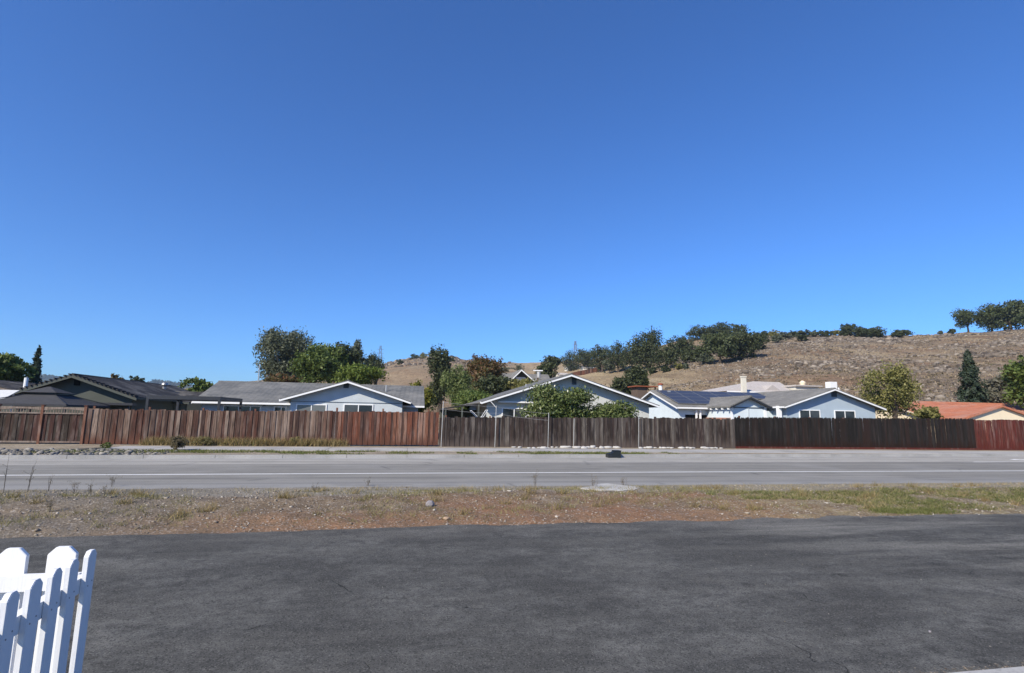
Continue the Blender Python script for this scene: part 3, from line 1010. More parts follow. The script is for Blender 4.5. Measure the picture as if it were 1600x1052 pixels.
def wing(t, axis, tl, ap, tr, b0, b1, wall, roof, trim='white_trim', oh=0.45, rake=0.45, th=0.12, zb=0.05, barge=True, back=True, barge_h=0.105, wall_inset_l=None, fascia=True, ends=(True, True)):
    """gable block. tl/ap/tr: (across, z) of left eave tip, ridge, right eave tip of the roof top; b0..b1: walls along the ridge"""
    C = (lambda a, b, z: (a, b, z)) if axis == 'v' else (lambda a, b, z: (b, a, z))
    sl = (ap[1] - tl[1]) / (ap[0] - tl[0]); sr = (ap[1] - tr[1]) / (tr[0] - ap[0])
    g_ = th + 0.012
    ohl = oh if wall_inset_l is None else wall_inset_l
    wl = (tl[0] + ohl, tl[1] + sl * ohl - g_); wr = (tr[0] - oh, tr[1] + sr * oh - g_); wa = (ap[0], ap[1] - g_)
    poly = [(wl[0], zb), (wr[0], zb), wr, wa, wl]
    ext = Vector(C(0, b1 - b0, 0))
    MB().prism([C(a, b0, z) for a, z in poly], ext).build('wall', wall, t)
    r0, r1 = b0 - rake, b1 + rake
    rext = Vector(C(0, r1 - r0, 0))
    e = 0.006
    for p, q in ((tl, (ap[0] - e, ap[1] - e * sl)), ((ap[0] + e, ap[1] - e * sr), tr)):
        MB().prism([C(a, r0, z) for a, z in slab_pts(p, q, th)], rext).build('roof', roof, t)
    MB().prism([C(ap[0] - 0.13, r0 - 0.01, ap[1] - 0.13 * sl + 0.004), C(ap[0], r0 - 0.01, ap[1] + 0.012), C(ap[0] + 0.13, r0 - 0.01, ap[1] - 0.13 * sr + 0.004),
                C(ap[0], r0 - 0.01, ap[1] + 0.05)], rext).build('ridge_cap', roof, t)
    if barge:
        for i, bb in enumerate((r0 - 0.036, r1 + 0.004)):
            if not ends[i]:
                continue
            for p, q in ((tl, (ap[0], ap[1])), ((ap[0], ap[1]), tr)):
                dz = -0.075
                MB().prism([C(p[0], bb, p[1] + dz), C(q[0], bb, q[1] + dz), C(q[0], bb, q[1] + dz - barge_h), C(p[0], bb, p[1] + dz - barge_h)], Vector(C(0, 0.032, 0))).build('barge_board', trim, t)
    if fascia:
        for (a, z), sg in ((tl, -1), (tr, 1)):
            MB().prism([C(a + sg * 0.005, r0 + 0.01, z - 0.03), C(a + sg * 0.035, r0 + 0.01, z - 0.03), C(a + sg * 0.035, r0 + 0.01, z - 0.15), C(a + sg * 0.005, r0 + 0.01, z - 0.15)],
                       Vector(C(0, r1 - r0 - 0.02, 0))).build('fascia', trim, t)
    return wl, wa, wr


def window(t, px0, py0, px1, py1, v, mull=(0.5,), frame='white_trim', fw=0.07, blind=None):
    """framed sliding window on the wall plane y = v (facing the camera side)"""
    a = PV(px0, py0, v); b = PV(px1, py1, v)
    x0, x1, z0, z1 = a.x, b.x, b.z, a.z
    z0 = min(z0, 1.1)
    m = MB()
    m.box(x0, x1, v - 0.05, v + 0.02, z1 - fw, z1).box(x0, x1, v - 0.06, v + 0.02, z0, z0 + fw)
    m.box(x0, x0 + fw, v - 0.05, v + 0.02, z0 + fw, z1 - fw).box(x1 - fw, x1, v - 0.05, v + 0.02, z0 + fw, z1 - fw)
    cuts = [x0 + fw] + [x0 + (x1 - x0) * q for q in mull] + [x1 - fw]
    for c in cuts[1:-1]:
        m.box(c - 0.028, c + 0.028, v - 0.045, v + 0.02, z0 + fw, z1 - fw)
    w = m.build('window', frame, t)
    for i in range(len(cuts) - 1):
        MB().box(cuts[i], cuts[i + 1], v - 0.022, v - 0.012, z0 + fw, z1 - fw).build('pane', 'glass', w)
    return w


def gable_vent(t, px, py, wpx, hpx, v, mat='louvre'):
    a = PV(px - wpx / 2, py - hpx / 2, v); b = PV(px + wpx / 2, py + hpx / 2, v)
    m = MB().box(a.x, b.x, v - 0.03, v + 0.01, b.z, a.z)
    o = m.build('gable_vent', mat, t)
    k = 5
    for i in range(k):
        z = b.z + (a.z - b.z) * (i + 0.3) / k
        MB().prism([(a.x + 0.03, v - 0.032, z), (a.x + 0.03, v - 0.06, z - 0.03), (a.x + 0.03, v - 0.06, z - 0.015), (a.x + 0.03, v - 0.032, z + 0.015)], (b.x - a.x - 0.06, 0, 0)).build('louvre', mat, o)


def az_(px, py, v):
    p = PV(px, py, v)
    return (p.x, p.z)


def roof_pipe(t, x, y, z, h=0.45, r=0.05, mat='metal_pale'):
    MB().tube([(x, y, z - 0.2), (x, y, z + h)], r, 8).build('vent_pipe', mat, t)


# ---- blue house with front gable wing
t = thing('blue_house', 'light blue gabled house with grey shingle roof behind the reddish fence', 'house', (-6, 40, 0.05))
# long main block, ridge along the street
wv0, wrid, wbk = 38.9, 43.0, 47.1
eL = PV(300, 627, 38.4)
xl = eL.x + 0.45
wl, wa, wr = wing(t, 'u', (38.4, 2.42), (wrid, 3.98), (47.6, 2.42), xl, 0.6, 'wall_blue', 'shingle_grey', oh=0.5, rake=0.45, ends=(True, False))
window(t, 349, 633, 406, 660, wl[0], (0.42, 0.72))
window(t, 428, 635, 446, 660, wl[0], (0.6,))
tl, ap, tr = az_(437, 622.5, 35.65), az_(540, 594, 35.65), az_(642, 627.5, 35.65)
zt = (tl[1] + tr[1]) / 2
xm = (tl[0] + tr[0]) / 2
tl, tr, ap = (tl[0], zt), (tr[0], zt), (xm, ap[1])
wl, wa, wr = wing(t, 'v', tl, ap, tr, 36.2, 43.0, 'wall_grey_blue', 'shingle_grey', oh=0.55, rake=0.55, ends=(True, False))
window(t, 463, 631, 509, 662, 36.2)
window(t, 537, 631, 582, 662, 36.2)
gable_vent(t, 541, 603, 8, 7, 36.2)
MB().box(wl[0] + 0.02, wr[0] - 0.02, 36.165, 36.2, 2.47, 2.50).build('band_board', 'louvre', t)
pz = PV(604, 603, 42)
roof_pipe(t, pz.x, 41.5, 3.6, 0.35)
k = PV(413, 632, wv0)
MB().box(k.x - 0.08, k.x + 0.08, wv0 - 0.16, wv0 + 0.02, k.z - 0.1, k.z + 0.1).build('wall_lamp', 'metal_dark', t)

# ---- dark olive house, tiled rakes
t = thing('olive_house', 'dark olive house with black tiled gable roof behind the framed fence', 'house', (-19, 40, 0.05))
tl, ap, tr = az_(-2, 618, 35.3), az_(113, 584.5, 35.3), az_(214, 620.5, 35.3)
wl, wa, wr = wing(t, 'v', tl, ap, tr, 35.9, 49.0, 'wall_olive', 'shingle_dark', trim='wall_olive', oh=0.5, rake=0.6, barge_h=0.14)
gable_vent(t, 121, 597, 8, 11, 35.9, 'hole_shade')
tile_me = bpy.data.meshes.new('rake_tile')
mm = MB().tube([(0, 0, 0), (0, 0.5, 0)], 0.04, 8)
tile_me.from_pydata(mm.v, [], mm.f); tile_me.update(); tile_me.materials.append(MATS['shingle_dark'])
for p, q in ((tl, ap), (ap, tr)):
    L = hypot(q[0] - p[0], q[1] - p[1]); k = int(L / 0.24)
    for i in range(k):
        f = (i + 0.5) / k
        o = bpy.data.objects.new('rake_tile', tile_me); COL.objects.link(o); o.parent = t
        o.location = Vector((p[0] + (q[0] - p[0]) * f, 35.9 - 0.6 - 0.12, p[1] + (q[1] - p[1]) * f + 0.03)) - WL[t]
b = PV(135, 627, 35.6)
MB().box(b.x, wr[0] + 0.3, 35.3, 35.82, 2.02, 2.16).build('patio_beam', 'metal_dark', t)
for px in (140, 200):
    p = PV(px, 640, 35.5)
    MB().box(p.x - .06, p.x + .06, 35.48, 35.6, 0.05, 2.018).build('patio_post', 'metal_dark', t)
# lower wing further back with panelled wall
a, b = PV(232, 610, 43), PV(302, 625, 43)
mat_paint('wall_panel', (0.19, 0.19, 0.165), 0.85, 0.1, 0.2, 0.3)
wing(t, 'u', (41.4, 2.38), (45.5, 3.2), (49.6, 2.38), a.x - 2.5, b.x, 'wall_panel', 'shingle_dark', trim='wall_olive', oh=0.5, rake=0.35)
for i, px in enumerate((246, 258, 270, 282, 292)):
    p = PV(px, 630, 41.85)
    MB().box(p.x - 0.02, p.x + 0.02, 41.86, 41.895, 0.3, 2.3).build('batten', 'wall_olive', t)
p = PV(256, 612, 44.5)
vt = MB().tube([(p.x, 44.5, 2.9), (p.x, 44.5, 3.55)], 0.14, 12).build('turbine_vent', 'metal_vent', t)
MB().tube([(p.x, 44.5, 3.552), (p.x, 44.5, 3.66), (p.x, 44.5, 3.80), (p.x, 44.5, 3.86)], [0.16, 0.24, 0.2, 0.05], 12).build('vent_head', 'metal_vent', vt)

# ---- dark roofs at the far left
t = thing('brown_house', 'dark roofed house at the left edge beyond the grey canopy', 'house', (-30, 44, 0.05))
tl, ap, tr = az_(-150, 612, 44), az_(-62, 590, 44), az_(44, 614, 44)
wl, wa, wr = wing(t, 'v', tl, ap, tr, 44.6, 58, 'wall_olive', 'shingle_dark', trim='rail_wood', oh=0.5, rake=0.6)
p = PV(50, 597, 47)
MB().tube([(p.x - 0.4, 47, 2.7), (p.x - 0.4, 47, 4.05)], 0.13, 10).build('flue', 'white_trim', t)
t = thing('patio_cover', 'pale patio awning at the left edge behind the framed fence', 'awning', (-19, 33.5, 0.05))
a, b = PV(-60, 612, 33.6), PV(24, 626, 33.6)
MB().prism([(a.x, 32.6, b.z - 0.02), (b.x, 32.6, b.z - 0.02), (b.x - 0.5, 34.6, b.z + 0.55), (a.x, 34.6, b.z + 0.55)], (0, 0, 0.04)).build('awning_sheet', 'pale_canvas', t)
for x, y, z in ((a.x + 0.2, 32.7, b.z - 0.03), (b.x - 0.15, 32.7, b.z - 0.03), (a.x + 0.2, 34.5, b.z + 0.5), (b.x - 0.7, 34.5, b.z + 0.5)):
    MB().box(x - .03, x + .03, y - .03, y + .03, 0.09, z).build('awning_post', 'white_trim', t)

# ---- gazebo canopy
c = PV(74, 632, 32.6)
t = thing('gazebo', 'dark grey two-tier canopy gazebo showing over the framed fence', 'gazebo', (c.x, 32.6, 0.09))
hw = 2.0
ze = PV(74, 632, 30.9).z
za = PV(74, 613.5, 32.6).z
zt = PV(74, 609, 32.6).z
def tier(name, hw0, hw1, z0, z1, sag):
    V, Fc = [], []
    k = 8
    for j in range(k + 1):
        f = j / k
        h = hw0 + (hw1 - hw0) * f
        z = z0 + (z1 - z0) * (f ** (1 + sag))
        V += [(c.x - h, 32.6 - h, z), (c.x + h, 32.6 - h, z), (c.x + h, 32.6 + h, z), (c.x - h, 32.6 + h, z)]
    for j in range(k):
        for q in range(4):
            Fc.append((j * 4 + q, j * 4 + (q + 1) % 4, j * 4 + 4 + (q + 1) % 4, j * 4 + 4 + q))
    Fc.append((k * 4, k * 4 + 1, k * 4 + 2, k * 4 + 3))
    return mesh(name, V, Fc, 'canvas_grey', t)
tier('canopy', hw, 0.62, ze, za - 0.10, 0.15)
tier('top_canopy', 0.82, 0.05, za - 0.02, zt + 0.16, 0.1)
for sx in (-1, 1):
    for sy in (-1, 1):
        MB().tube([(c.x + sx * hw, 32.6 + sy * hw, ze + 0.02), (c.x + sx * 0.6, 32.6 + sy * 0.6, za - 0.085)], 0.022, 6).build('canopy_rib', 'metal_dark', t)
        MB().box(c.x + sx * (hw - .12) - .04, c.x + sx * (hw - .12) + .04, 32.6 + sy * (hw - .12) - .04, 32.6 + sy * (hw - .12) + .04, 0.09, ze).build('gazebo_post', 'metal_dark', t)
for x0, x1, y0, y1 in ((-hw, hw, -hw, -hw + .04), (-hw, hw, hw - .04, hw), (-hw, -hw + .04, -hw + .05, hw - .05), (hw - .04, hw, -hw + .05, hw - .05)):
    MB().box(c.x + x0, c.x + x1, 32.6 + y0, 32.6 + y1, ze - 0.1, ze - 0.004).build('valance', 'canvas_grey', t)

# ---- black pergola
t = thing('pergola', 'black flat metal pergola over the brown fence beside the grey shingle roof', 'pergola', (-12, 33, 0.09))
zt = PV(290, 619, 32.3).z
xa, xb = PV(231, 625, 32.3).x, PV(343, 625, 32.3).x
yb = 36.2
for x in (xa, xb):
    for y in (32.3, yb):
        MB().box(x - .06, x + .06, y - .06, y + .06, 0.09, zt - 0.2).build('post', 'metal_dark', t)
for x0, x1, y0, y1 in ((xa - .06, xb + .06, 32.24, 32.3), (xa - .06, xb + .06, yb, yb + .06), (xa - .06, xa, 32.302, yb - .002), (xb, xb + .06, 32.302, yb - .002)):
    MB().box(x0, x1, y0, y1, zt - 0.2, zt).build('beam', 'metal_dark', t)
for i in range(16):
    y = 32.4 + i * (yb - 32.5) / 15
    MB().box(xa + 0.004, xb - 0.004, y, y + 0.10, zt - 0.07, zt - 0.05).build('slat', 'metal_dark', t)

# ---- wide grey gable house
t = thing('grey_house', 'wide grey gable house behind the glossy round tree and dark fence', 'house', (10.6, 36, 0.05))
tl, ap, tr = az_(764, 627, 34.0), az_(893, 584, 34.0), az_(1032, 630, 34.0)
slp = ((ap[1] - tl[1]) / (ap[0] - tl[0]) + (ap[1] - tr[1]) / (tr[0] - ap[0])) / 2
tl = (ap[0] - 6.0, ap[1] - 6.0 * slp * 1.02); tr = (ap[0] + 6.25, ap[1] - 6.25 * slp * 0.98)
wl, wa, wr = wing(t, 'v', tl, ap, tr, 34.7, 47, 'wall_grey', 'shingle_grey', oh=0.45, rake=0.7, ends=(True, False))
gable_vent(t, 897, 595.5, 7, 11, 34.7)
window(t, 784, 637, 822, 668, 34.7, (0.5,))
window(t, 838, 636, 852, 668, 34.7, ())
p0, p1 = PV(778, 628, 34.7), PV(836, 628, 34.7)
MB().box(p0.x, p1.x, 34.40, 34.69, p0.z - 0.05, p0.z + 0.05).build('window_hood', 'white_trim', t)
# lean-to patio roof on the left side
q0 = tl
q1 = az_(694, 637.5, 34.0)
MB().prism([(q0[0] + 0.02, 34.3, q0[1] - 0.03), (q1[0], 34.3, q1[1]), (q1[0], 34.3, q1[1] - 0.1), (q0[0] + 0.02, 34.3, q0[1] - 0.15)], (0, 6, 0)).build('patio_roof', 'shingle_dark', t)
for f in (0.05, 0.5, 0.95):
    x = q1[0] + (q0[0] - q1[0]) * f
    z = q1[1] + (q0[1] - q1[1]) * f
    MB().box(x - .05, x + .05, 34.32, 34.42, 0.09, z - 0.15).build('patio_post', 'wall_olive', t)
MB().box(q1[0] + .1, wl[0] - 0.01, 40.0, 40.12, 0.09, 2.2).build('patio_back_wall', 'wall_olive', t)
for px, py in ((870, 592), (822, 601)):
    p = PV(px, py, 38)
    roof_pipe(t, p.x, 38, p.z - 0.25, 0.3, 0.04)

t = thing('garden_swing', 'white tubular trough-shaped frame under the patio roof behind dark fence', 'frame', (4, 33, 0.09))
pts = [PV(px, py, 32.5) for px, py in ((737, 642), (747, 652), (755, 652), (762, 641))]
for yy in (32.5, 33.4):
    MB().tube([(p.x, yy, p.z) for p in pts], 0.016, 6).build('side_bar', 'white_trim', t)
    MB().tube([(pts[1].x + 0.15, yy, 0.09), (pts[1].x + 0.15, yy, pts[1].z)], 0.025, 6).build('leg', 'white_trim', t)
for p in (pts[0], pts[1], pts[2], pts[3]):
    MB().tube([(p.x, 32.53, p.z), (p.x, 33.37, p.z)], 0.02, 6).build('cross_bar', 'white_trim', t)

# ---- pale blue house with solar panels and small wing
t = thing('solar_house', 'pale blue house with solar panels on its tan shingle roof', 'house', (26, 42, 0.05))
e0 = PV(1058, 635.5, 39.6)
r0_ = PV(1020, 610.5, 44.4)
zr, zl = r0_.z, e0.z
sxl = e0.x + 0.4
wl, wa, wr = wing(t, 'u', (39.6, zl), (44.4, zr), (49.2, zl), sxl, 37.5, 'wall_pale_blue', 'shingle_tan', oh=0.6, rake=0.4, ends=(True, False))
# panels, two rows
sl = (zr - zl) / (44.4 - 39.6)
nrm = Vector((0, -sl, 1)).normalized()
along = Vector((0, 1, sl)).normalized()
def on_roof(px, py):
    d = ray(px, py)
    o = Vector((0, 0, EYE))
    p0 = Vector((0, 39.6, zl))
    k = (p0 - o).dot(nrm) / d.dot(nrm)
    return o + d * k
pA = on_roof(1062, 632)
v0 = (Vector((0, pA.y, pA.z)) - Vector((0, 39.6, zl))).length
panel = bpy.data.meshes.new('solar_panel')
pm = MB().box(0.035, 1.605, 0.035, 0.985, 0, 0.036)
panel.from_pydata(pm.v, [], pm.f); panel.update(); panel.materials.append(MATS['solar'])
frm = bpy.data.meshes.new('panel_frame')
pm = MB().box(0, 1.64, 0, 0.034, -0.02, 0.042).box(0, 1.64, 0.986, 1.02, -0.02, 0.042).box(0, 0.034, 0.036, 0.984, -0.02, 0.042).box(1.606, 1.64, 0.036, 0.984, -0.02, 0.042)
frm.from_pydata(pm.v, [], pm.f); frm.update(); frm.materials.append(MATS['metal_vent'])
x0 = pA.x - 0.1
for r in range(4):
    for cidx in range(6 if r > 1 else 5):
        o = bpy.data.objects.new('solar_panel', panel); COL.objects.link(o); o.parent = t
        pos = Vector((x0 + cidx * 1.68, 39.6, zl)) + along * (v0 + r * 1.05) + nrm * 0.07
        o.location = pos - WL[t]
        o.rotation_euler = (math.atan(sl), 0, 0)
        f = bpy.data.objects.new('panel_frame', frm); COL.objects.link(f); f.parent = o
# chimneys / vents
p = PV(1032, 606, 45)
ch = MB().tube([(p.x, 45.0, zr - 0.5), (p.x, 45.0, zr + 0.55)], 0.16, 12).build('flue', 'white_trim', t)
MB().tube([(p.x, 45.0, zr + 0.552), (p.x, 45.0, zr + 0.66), (p.x, 45.0, zr + 0.72)], [0.25, 0.25, 0.12], 12).build('flue_cap', 'rust_panel', ch)
p = on_roof(1045, 614)
MB().box(p.x - .12, p.x + .12, p.y - .1, p.y + .1, p.z - 0.1, p.z + 0.18).build('roof_vent', 'metal_pale', t)
# porch: flat dark sheet on the wall painted as its shade, and white posts
MB().box(sxl + 0.6, sxl + 4.2, wl[0] - 0.012, wl[0] - 0.004, 0.1, 2.15).build('porch_shade_panel', 'hole_shade', t)
for px in (1088, 1094):
    p = PV(px, 645, 39.9)
    MB().box(p.x - .06, p.x + .06, 39.84, 39.96, 0.09, zl - 0.2).build('porch_post', 'white_trim', t)
# small front wing
tl, ap, tr = az_(1141, 635, 36.4), az_(1174, 619, 36.4), az_(1207, 635, 36.4)
zz = (tl[1] + tr[1]) / 2; xx = (tl[0] + tr[0]) / 2
wl, wa, wr = wing(t, 'v', (tl[0], zz), (xx, ap[1]), (tr[0], zz), 36.8, 42, 'wall_pale_blue', 'shingle_tan', trim='metal_dark', oh=0.30, rake=0.4, barge_h=0.12, fascia=False, ends=(True, False))
MB().box(wl[0] - 0.04, wl[0] + 0.16, 36.75, 36.797, 0.1, wl[1] - 0.03).build('corner_board', 'white_trim', t)
MB().box(wr[0] - 0.16, wr[0] + 0.04, 36.75, 36.797, 0.1, wr[1] - 0.03).build('corner_board', 'white_trim', t)
MB().box(wl[0] + 0.17, wr[0] - 0.17, 36.76, 36.797, wl[1] - 0.14, wl[1] - 0.06).build('band_board', 'louvre', t)
MB().box(xx - 0.03, xx + 0.03, 36.77, 36.797, 0.1, wl[1] - 0.15).build('batten', 'wall_blue', t)
MB().box(wl[0] - 0.09, wl[0] - 0.003, 36.82, 41.9, 0.05, 1.95).build('brick_wainscot', 'brick', t)
for i in range(7):                           # rafter tails under the side eave
    y = 36.7 + i * 0.8
    MB().box(wl[0] - 0.31, wl[0] - 0.005, y, y + 0.09, zz - 0.14 - 0.14, zz - 0.14 - 0.02).build('rafter_tail', 'white_trim', t)
p = PV(1217, 640, 37.4)
MB().box(p.x - .17, p.x + .17, 37.3, 37.5, 0.09, PV(1217, 634.5, 37.4).z).build('porch_post', 'white_trim', t)
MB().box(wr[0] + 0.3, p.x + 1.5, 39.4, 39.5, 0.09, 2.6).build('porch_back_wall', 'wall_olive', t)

# ---- blue gable at right
t = thing('blue_gable_house', 'blue gabled house with white trim and two windows behind black fence', 'house', (33.4, 38, 0.05))
tl, ap, tr = az_(1228, 635.5, 36.5), az_(1305, 606.5, 36.5), az_(1387, 637, 36.5)
zz = (tl[1] + tr[1]) / 2; xx = (tl[0] + tr[0]) / 2
wl, wa, wr = wing(t, 'v', (tl[0], zz), (xx, ap[1]), (tr[0], zz), 37.15, 50, 'wall_steel_blue', 'shingle_tan', oh=0.55, rake=0.5, ends=(True, False))
window(t, 1248, 640, 1283, 672, 37.15)
window(t, 1303, 641, 1338, 672, 37.15)
gable_vent(t, 1303, 616, 9, 9, 37.15)
p = PV(1300, 600, 42)
MB().box(p.x - .35, p.x + .35, 41.8, 42.4, zz + 0.8, PV(1300, 597, 42).z).build('roof_box', 'white_trim', t)
roof_pipe(t, PV(1310, 600, 40).x, 40, ap[1] - 0.05, 0.35, 0.05, 'white_trim')
MB().box(wl[0] - 2.2, wl[0] - 0.01, 38.8, 38.9, 0.09, 2.55).build('side_wall', 'wall_pale_blue', t)

# ---- cream hip roof behind
t = thing('cream_house', 'cream house with pale hip roof and tall chimney below the hill', 'house', (40, 62, 0.3))
v = 62.0
a = PV(1136, 613, v); b = PV(1243, 612, v)
zr = PV(1190, 596, v + 5).z
rx0, rx1 = PV(1180, 596, v + 5).x, PV(1222, 596, v + 5).x
ze = (a.z + b.z) / 2
MB().box(a.x + 0.6, b.x - 0.6, v + 0.6, v + 10.4, 0.3, ze - 0.02).build('wall', 'wall_ivory', t)
V = [(a.x, v, ze), (b.x, v, ze), (b.x, v + 11, ze), (a.x, v + 11, ze), (rx0, v + 5.5, zr), (rx1, v + 5.5, zr)]
mesh('roof', V, [(0, 1, 5, 4), (1, 2, 5), (2, 3, 4, 5), (3, 0, 4), (3, 2, 1, 0)], 'shingle_cream', t)
MB().box(a.x - 0.02, b.x + 0.02, v - 0.05, v - 0.004, ze - 0.28, ze + 0.02).build('fascia', 'white_trim', t)
c0, c1 = PV(1160.5, 612, v - 0.9), PV(1166.0, 590, v - 0.9)
ch = MB().box(c0.x, c1.x, v - 0.9, v - 0.55, 0.3, c1.z).build('chimney', 'wall_ivory', t)
MB().box(c0.x - 0.06, c1.x + 0.06, v - 0.95, v - 0.5, c1.z + 0.003, c1.z + 0.16).build('chimney_cap', 'wall_ivory', ch)
d0, d1 = PV(1243, 604, v + 1), PV(1280, 612, v + 1)
MB().box(d0.x, d1.x, v + 1, v + 8, 0.3, d0.z).build('garage_wall', 'wall_ivory', t)
MB().box(d0.x - 0.2, d1.x + 0.3, v + 0.7, v + 8.2, d0.z + 0.003, d0.z + 0.2).build('flat_roof', 'shingle_cream', t)
p = PV(1271, 600, v)
MB().tube([(p.x, v + 2, d0.z), (p.x, v + 2, p.z - 0.1), (p.x, v + 2, p.z + 0.3), (p.x, v + 2, p.z + 0.55)], [0.15, 0.3, 0.42, 0.1], 10).build('roof_vent', 'wall_cream', t)
gx = (rx0 + a.x) / 2 + 2.0
MB().prism([(gx, v + 0.8, ze + 0.1), (gx + 2.8, v + 0.8, ze + 0.1), (gx + 1.4, v + 0.8, ze + 1.0)], (0, 3.0, 0)).build('roof_gablet', 'shingle_cream', t)

# ---- terracotta roof house
t = thing('terracotta_house', 'cream house with terracotta tile roof at the right edge', 'house', (52, 42, 0.05))
zr = PV(1530, 630, 44).z
xl = PV(1455, 653, 39.2).x
ze = PV(1490, 653.5, 39.2).z
wing(t, 'u', (39.2, ze), (44.2, zr), (49.2, ze), xl + 0.4, 75, 'wall_cream', 'tile_terracotta', trim='wall_cream', oh=0.5, rake=0.4, ends=(True, False), barge_h=0.12)
tl, ap = az_(1512, 653, 36.8), az_(1572, 633, 36.8)
tr = (2 * ap[0] - tl[0], tl[1])
wl, wa, wr = wing(t, 'v', tl, ap, tr, 37.3, 44, 'wall_cream', 'tile_terracotta', trim='tile_terracotta', oh=0.5, rake=0.2, barge_h=0.10, ends=(True, False))
p = PV(1492, 642, 41.2)
MB().prism([(p.x - .3, 41.2, p.z - 0.4), (p.x + .3, 41.2, p.z - 0.4), (p.x + .1, 41.2, p.z), (p.x + .1, 41.2, p.z + 0.12), (p.x - .1, 41.2, p.z + 0.12), (p.x - .1, 41.2, p.z)], (0, 0.3, 0)).build('roof_vent', 'tile_terracotta', t)

# ---- steep white-trimmed gable on the slope
p, s = PR(818, 577, 100)
gz_ = float(terr(p.x, p.y))
t = thing('steep_house', 'steep roofed house with bright white rake trim among hillside trees', 'house', (p.x, p.y, gz_))
v = p.y
tl, ap, tr = az_(786, 605, v), az_(815, 577, v), az_(846, 604, v)
wing(t, 'v', tl, ap, tr, v + 1.5, v + 12, 'wall_olive', 'shingle_tan', oh=0.5, rake=1.5, zb=gz_ - 1, barge_h=0.24)
tl, tr = az_(788, 603, v), az_(870, 603, v)
wing(t, 'u', (v + 3, PV(800, 604, v + 3).z), (v + 8, PV(800, 584, v + 8).z), (v + 13, PV(800, 604, v + 3).z), tl[0] - 1.6, tr[0], 'wall_olive', 'shingle_tan', trim='wall_olive', oh=0.5, rake=0.4, zb=gz_ - 1)
MB().box(ap[0] - 0.8, ap[0] + 1.1, v + 1.4, v + 1.497, ap[1] - 2.2, ap[1] - 1.4).build('window', 'white_trim', t)

# ---- rust-coloured shed, hillside houses and red fence
p, s = PR(1006, 606, 72)
t = thing('rust_shed', 'low rust red shed with flat roof left of the white flue', 'shed', (p.x, p.y, 0.3))
MB().box(p.x - 0.9, p.x + 0.5, p.y, p.y + 2, 0.2, PR(1006, 604.8, 72)[0].z).build('wall', 'pole_wood', t)
zt = PR(1006, 604.8, 72)[0].z - 0.09
MB().box(p.x - 1.3, p.x + 1.8, p.y - 0.4, p.y + 2.3, zt + 0.1, zt + 0.22).build('roof', 'rust_panel', t)
MB().box(p.x + 1.5, p.x + 1.62, p.y - 0.2, p.y, 0.2, zt + 0.098).build('post', 'pole_wood', t)
for px, py, w_, hh, lab in ((897, 572, 20, 6, 'small ivory house with low roof left under the hillside oaks'), (921, 573, 18, 7, 'small ivory house with low roof right under the hillside oaks'), (880, 583, 16, 6, 'ivory chimneyed house low behind the grey gable ridge')):
    x, y, z, r, s = hit(px, py + 6)
    t = thing('hill_house', lab, 'house', (x, y, z), 'small houses on the hillside')
    w2 = w_ * s / 2
    wing(t, 'u', (y - 0.5, z + hh * s * 0.6), (y + 3.5, z + hh * s * 1.15), (y + 7.5, z + hh * s * 0.6), x - w2, x + w2, 'wall_ivory', 'shingle_cream', oh=0.5, rake=0.4, zb=z - 2)
    MB().box(x - w2 * 0.3, x + w2 * 0.1, y - 0.06, y - 0.003, z + 0.3, z + hh * s * 0.45).build('window', 'glass', t)
x, y, z, r, s = hit(925, 583)
t = thing('far_board_fence', 'reddish far fence on the slope below the hillside oaks', 'fence', (x, y, z))
bm2 = board_mesh('board', 0.5, 1.0, 0.06, 0, 'board_red')
for i in range(36):
    f = (i - 18) * 0.52
    zz = float(terr(x + f, y, False))
    o = bpy.data.objects.new('board', bm2); COL.objects.link(o); o.parent = t
    o.location = (f, 0, zz - z - 0.3); o.scale = (1, 1, 2.2 + random.uniform(-.05, .05))

# ---- poles and pylons
def pole(name, label, cat, px, py0, py1, r, rad, arm=None, drum=False, mat='pole_wood'):
    a, s = PR(px, py0, r); b, s = PR(px, py1, r)
    zb = min(float(terr(a.x, a.y)), a.z) if r > R0 else 0.09
    t = thing(name, label, cat, (a.x, a.y, zb))
    MB().tube([(a.x, a.y, zb - 0.2), (a.x, a.y, b.z)], [rad * 1.2, rad], 8).build('shaft', mat, t)
    if arm:
        MB().box(a.x - arm, a.x + arm, a.y - rad - 0.14, a.y - rad - 0.004, b.z - 0.35, b.z - 0.17).build('crossarm', 'white_trim' if drum else mat, t)
    if drum:
        MB().tube([(a.x + 0.05, a.y - rad - 0.36, b.z - 1.5), (a.x + 0.05, a.y - rad - 0.36, b.z - 0.5)], 0.32, 10).build('transformer', 'metal_pale', t)


pole('utility_pole', 'utility pole with white crossarm and transformer above grey gable', 'pole', 840, 600, 577, 92, 0.12, 0.85, True)
pole('mast', 'thin grey mast rising behind the grey shingle roof', 'pole', 403, 600, 570, 60, 0.045, None, False, 'metal_pale')


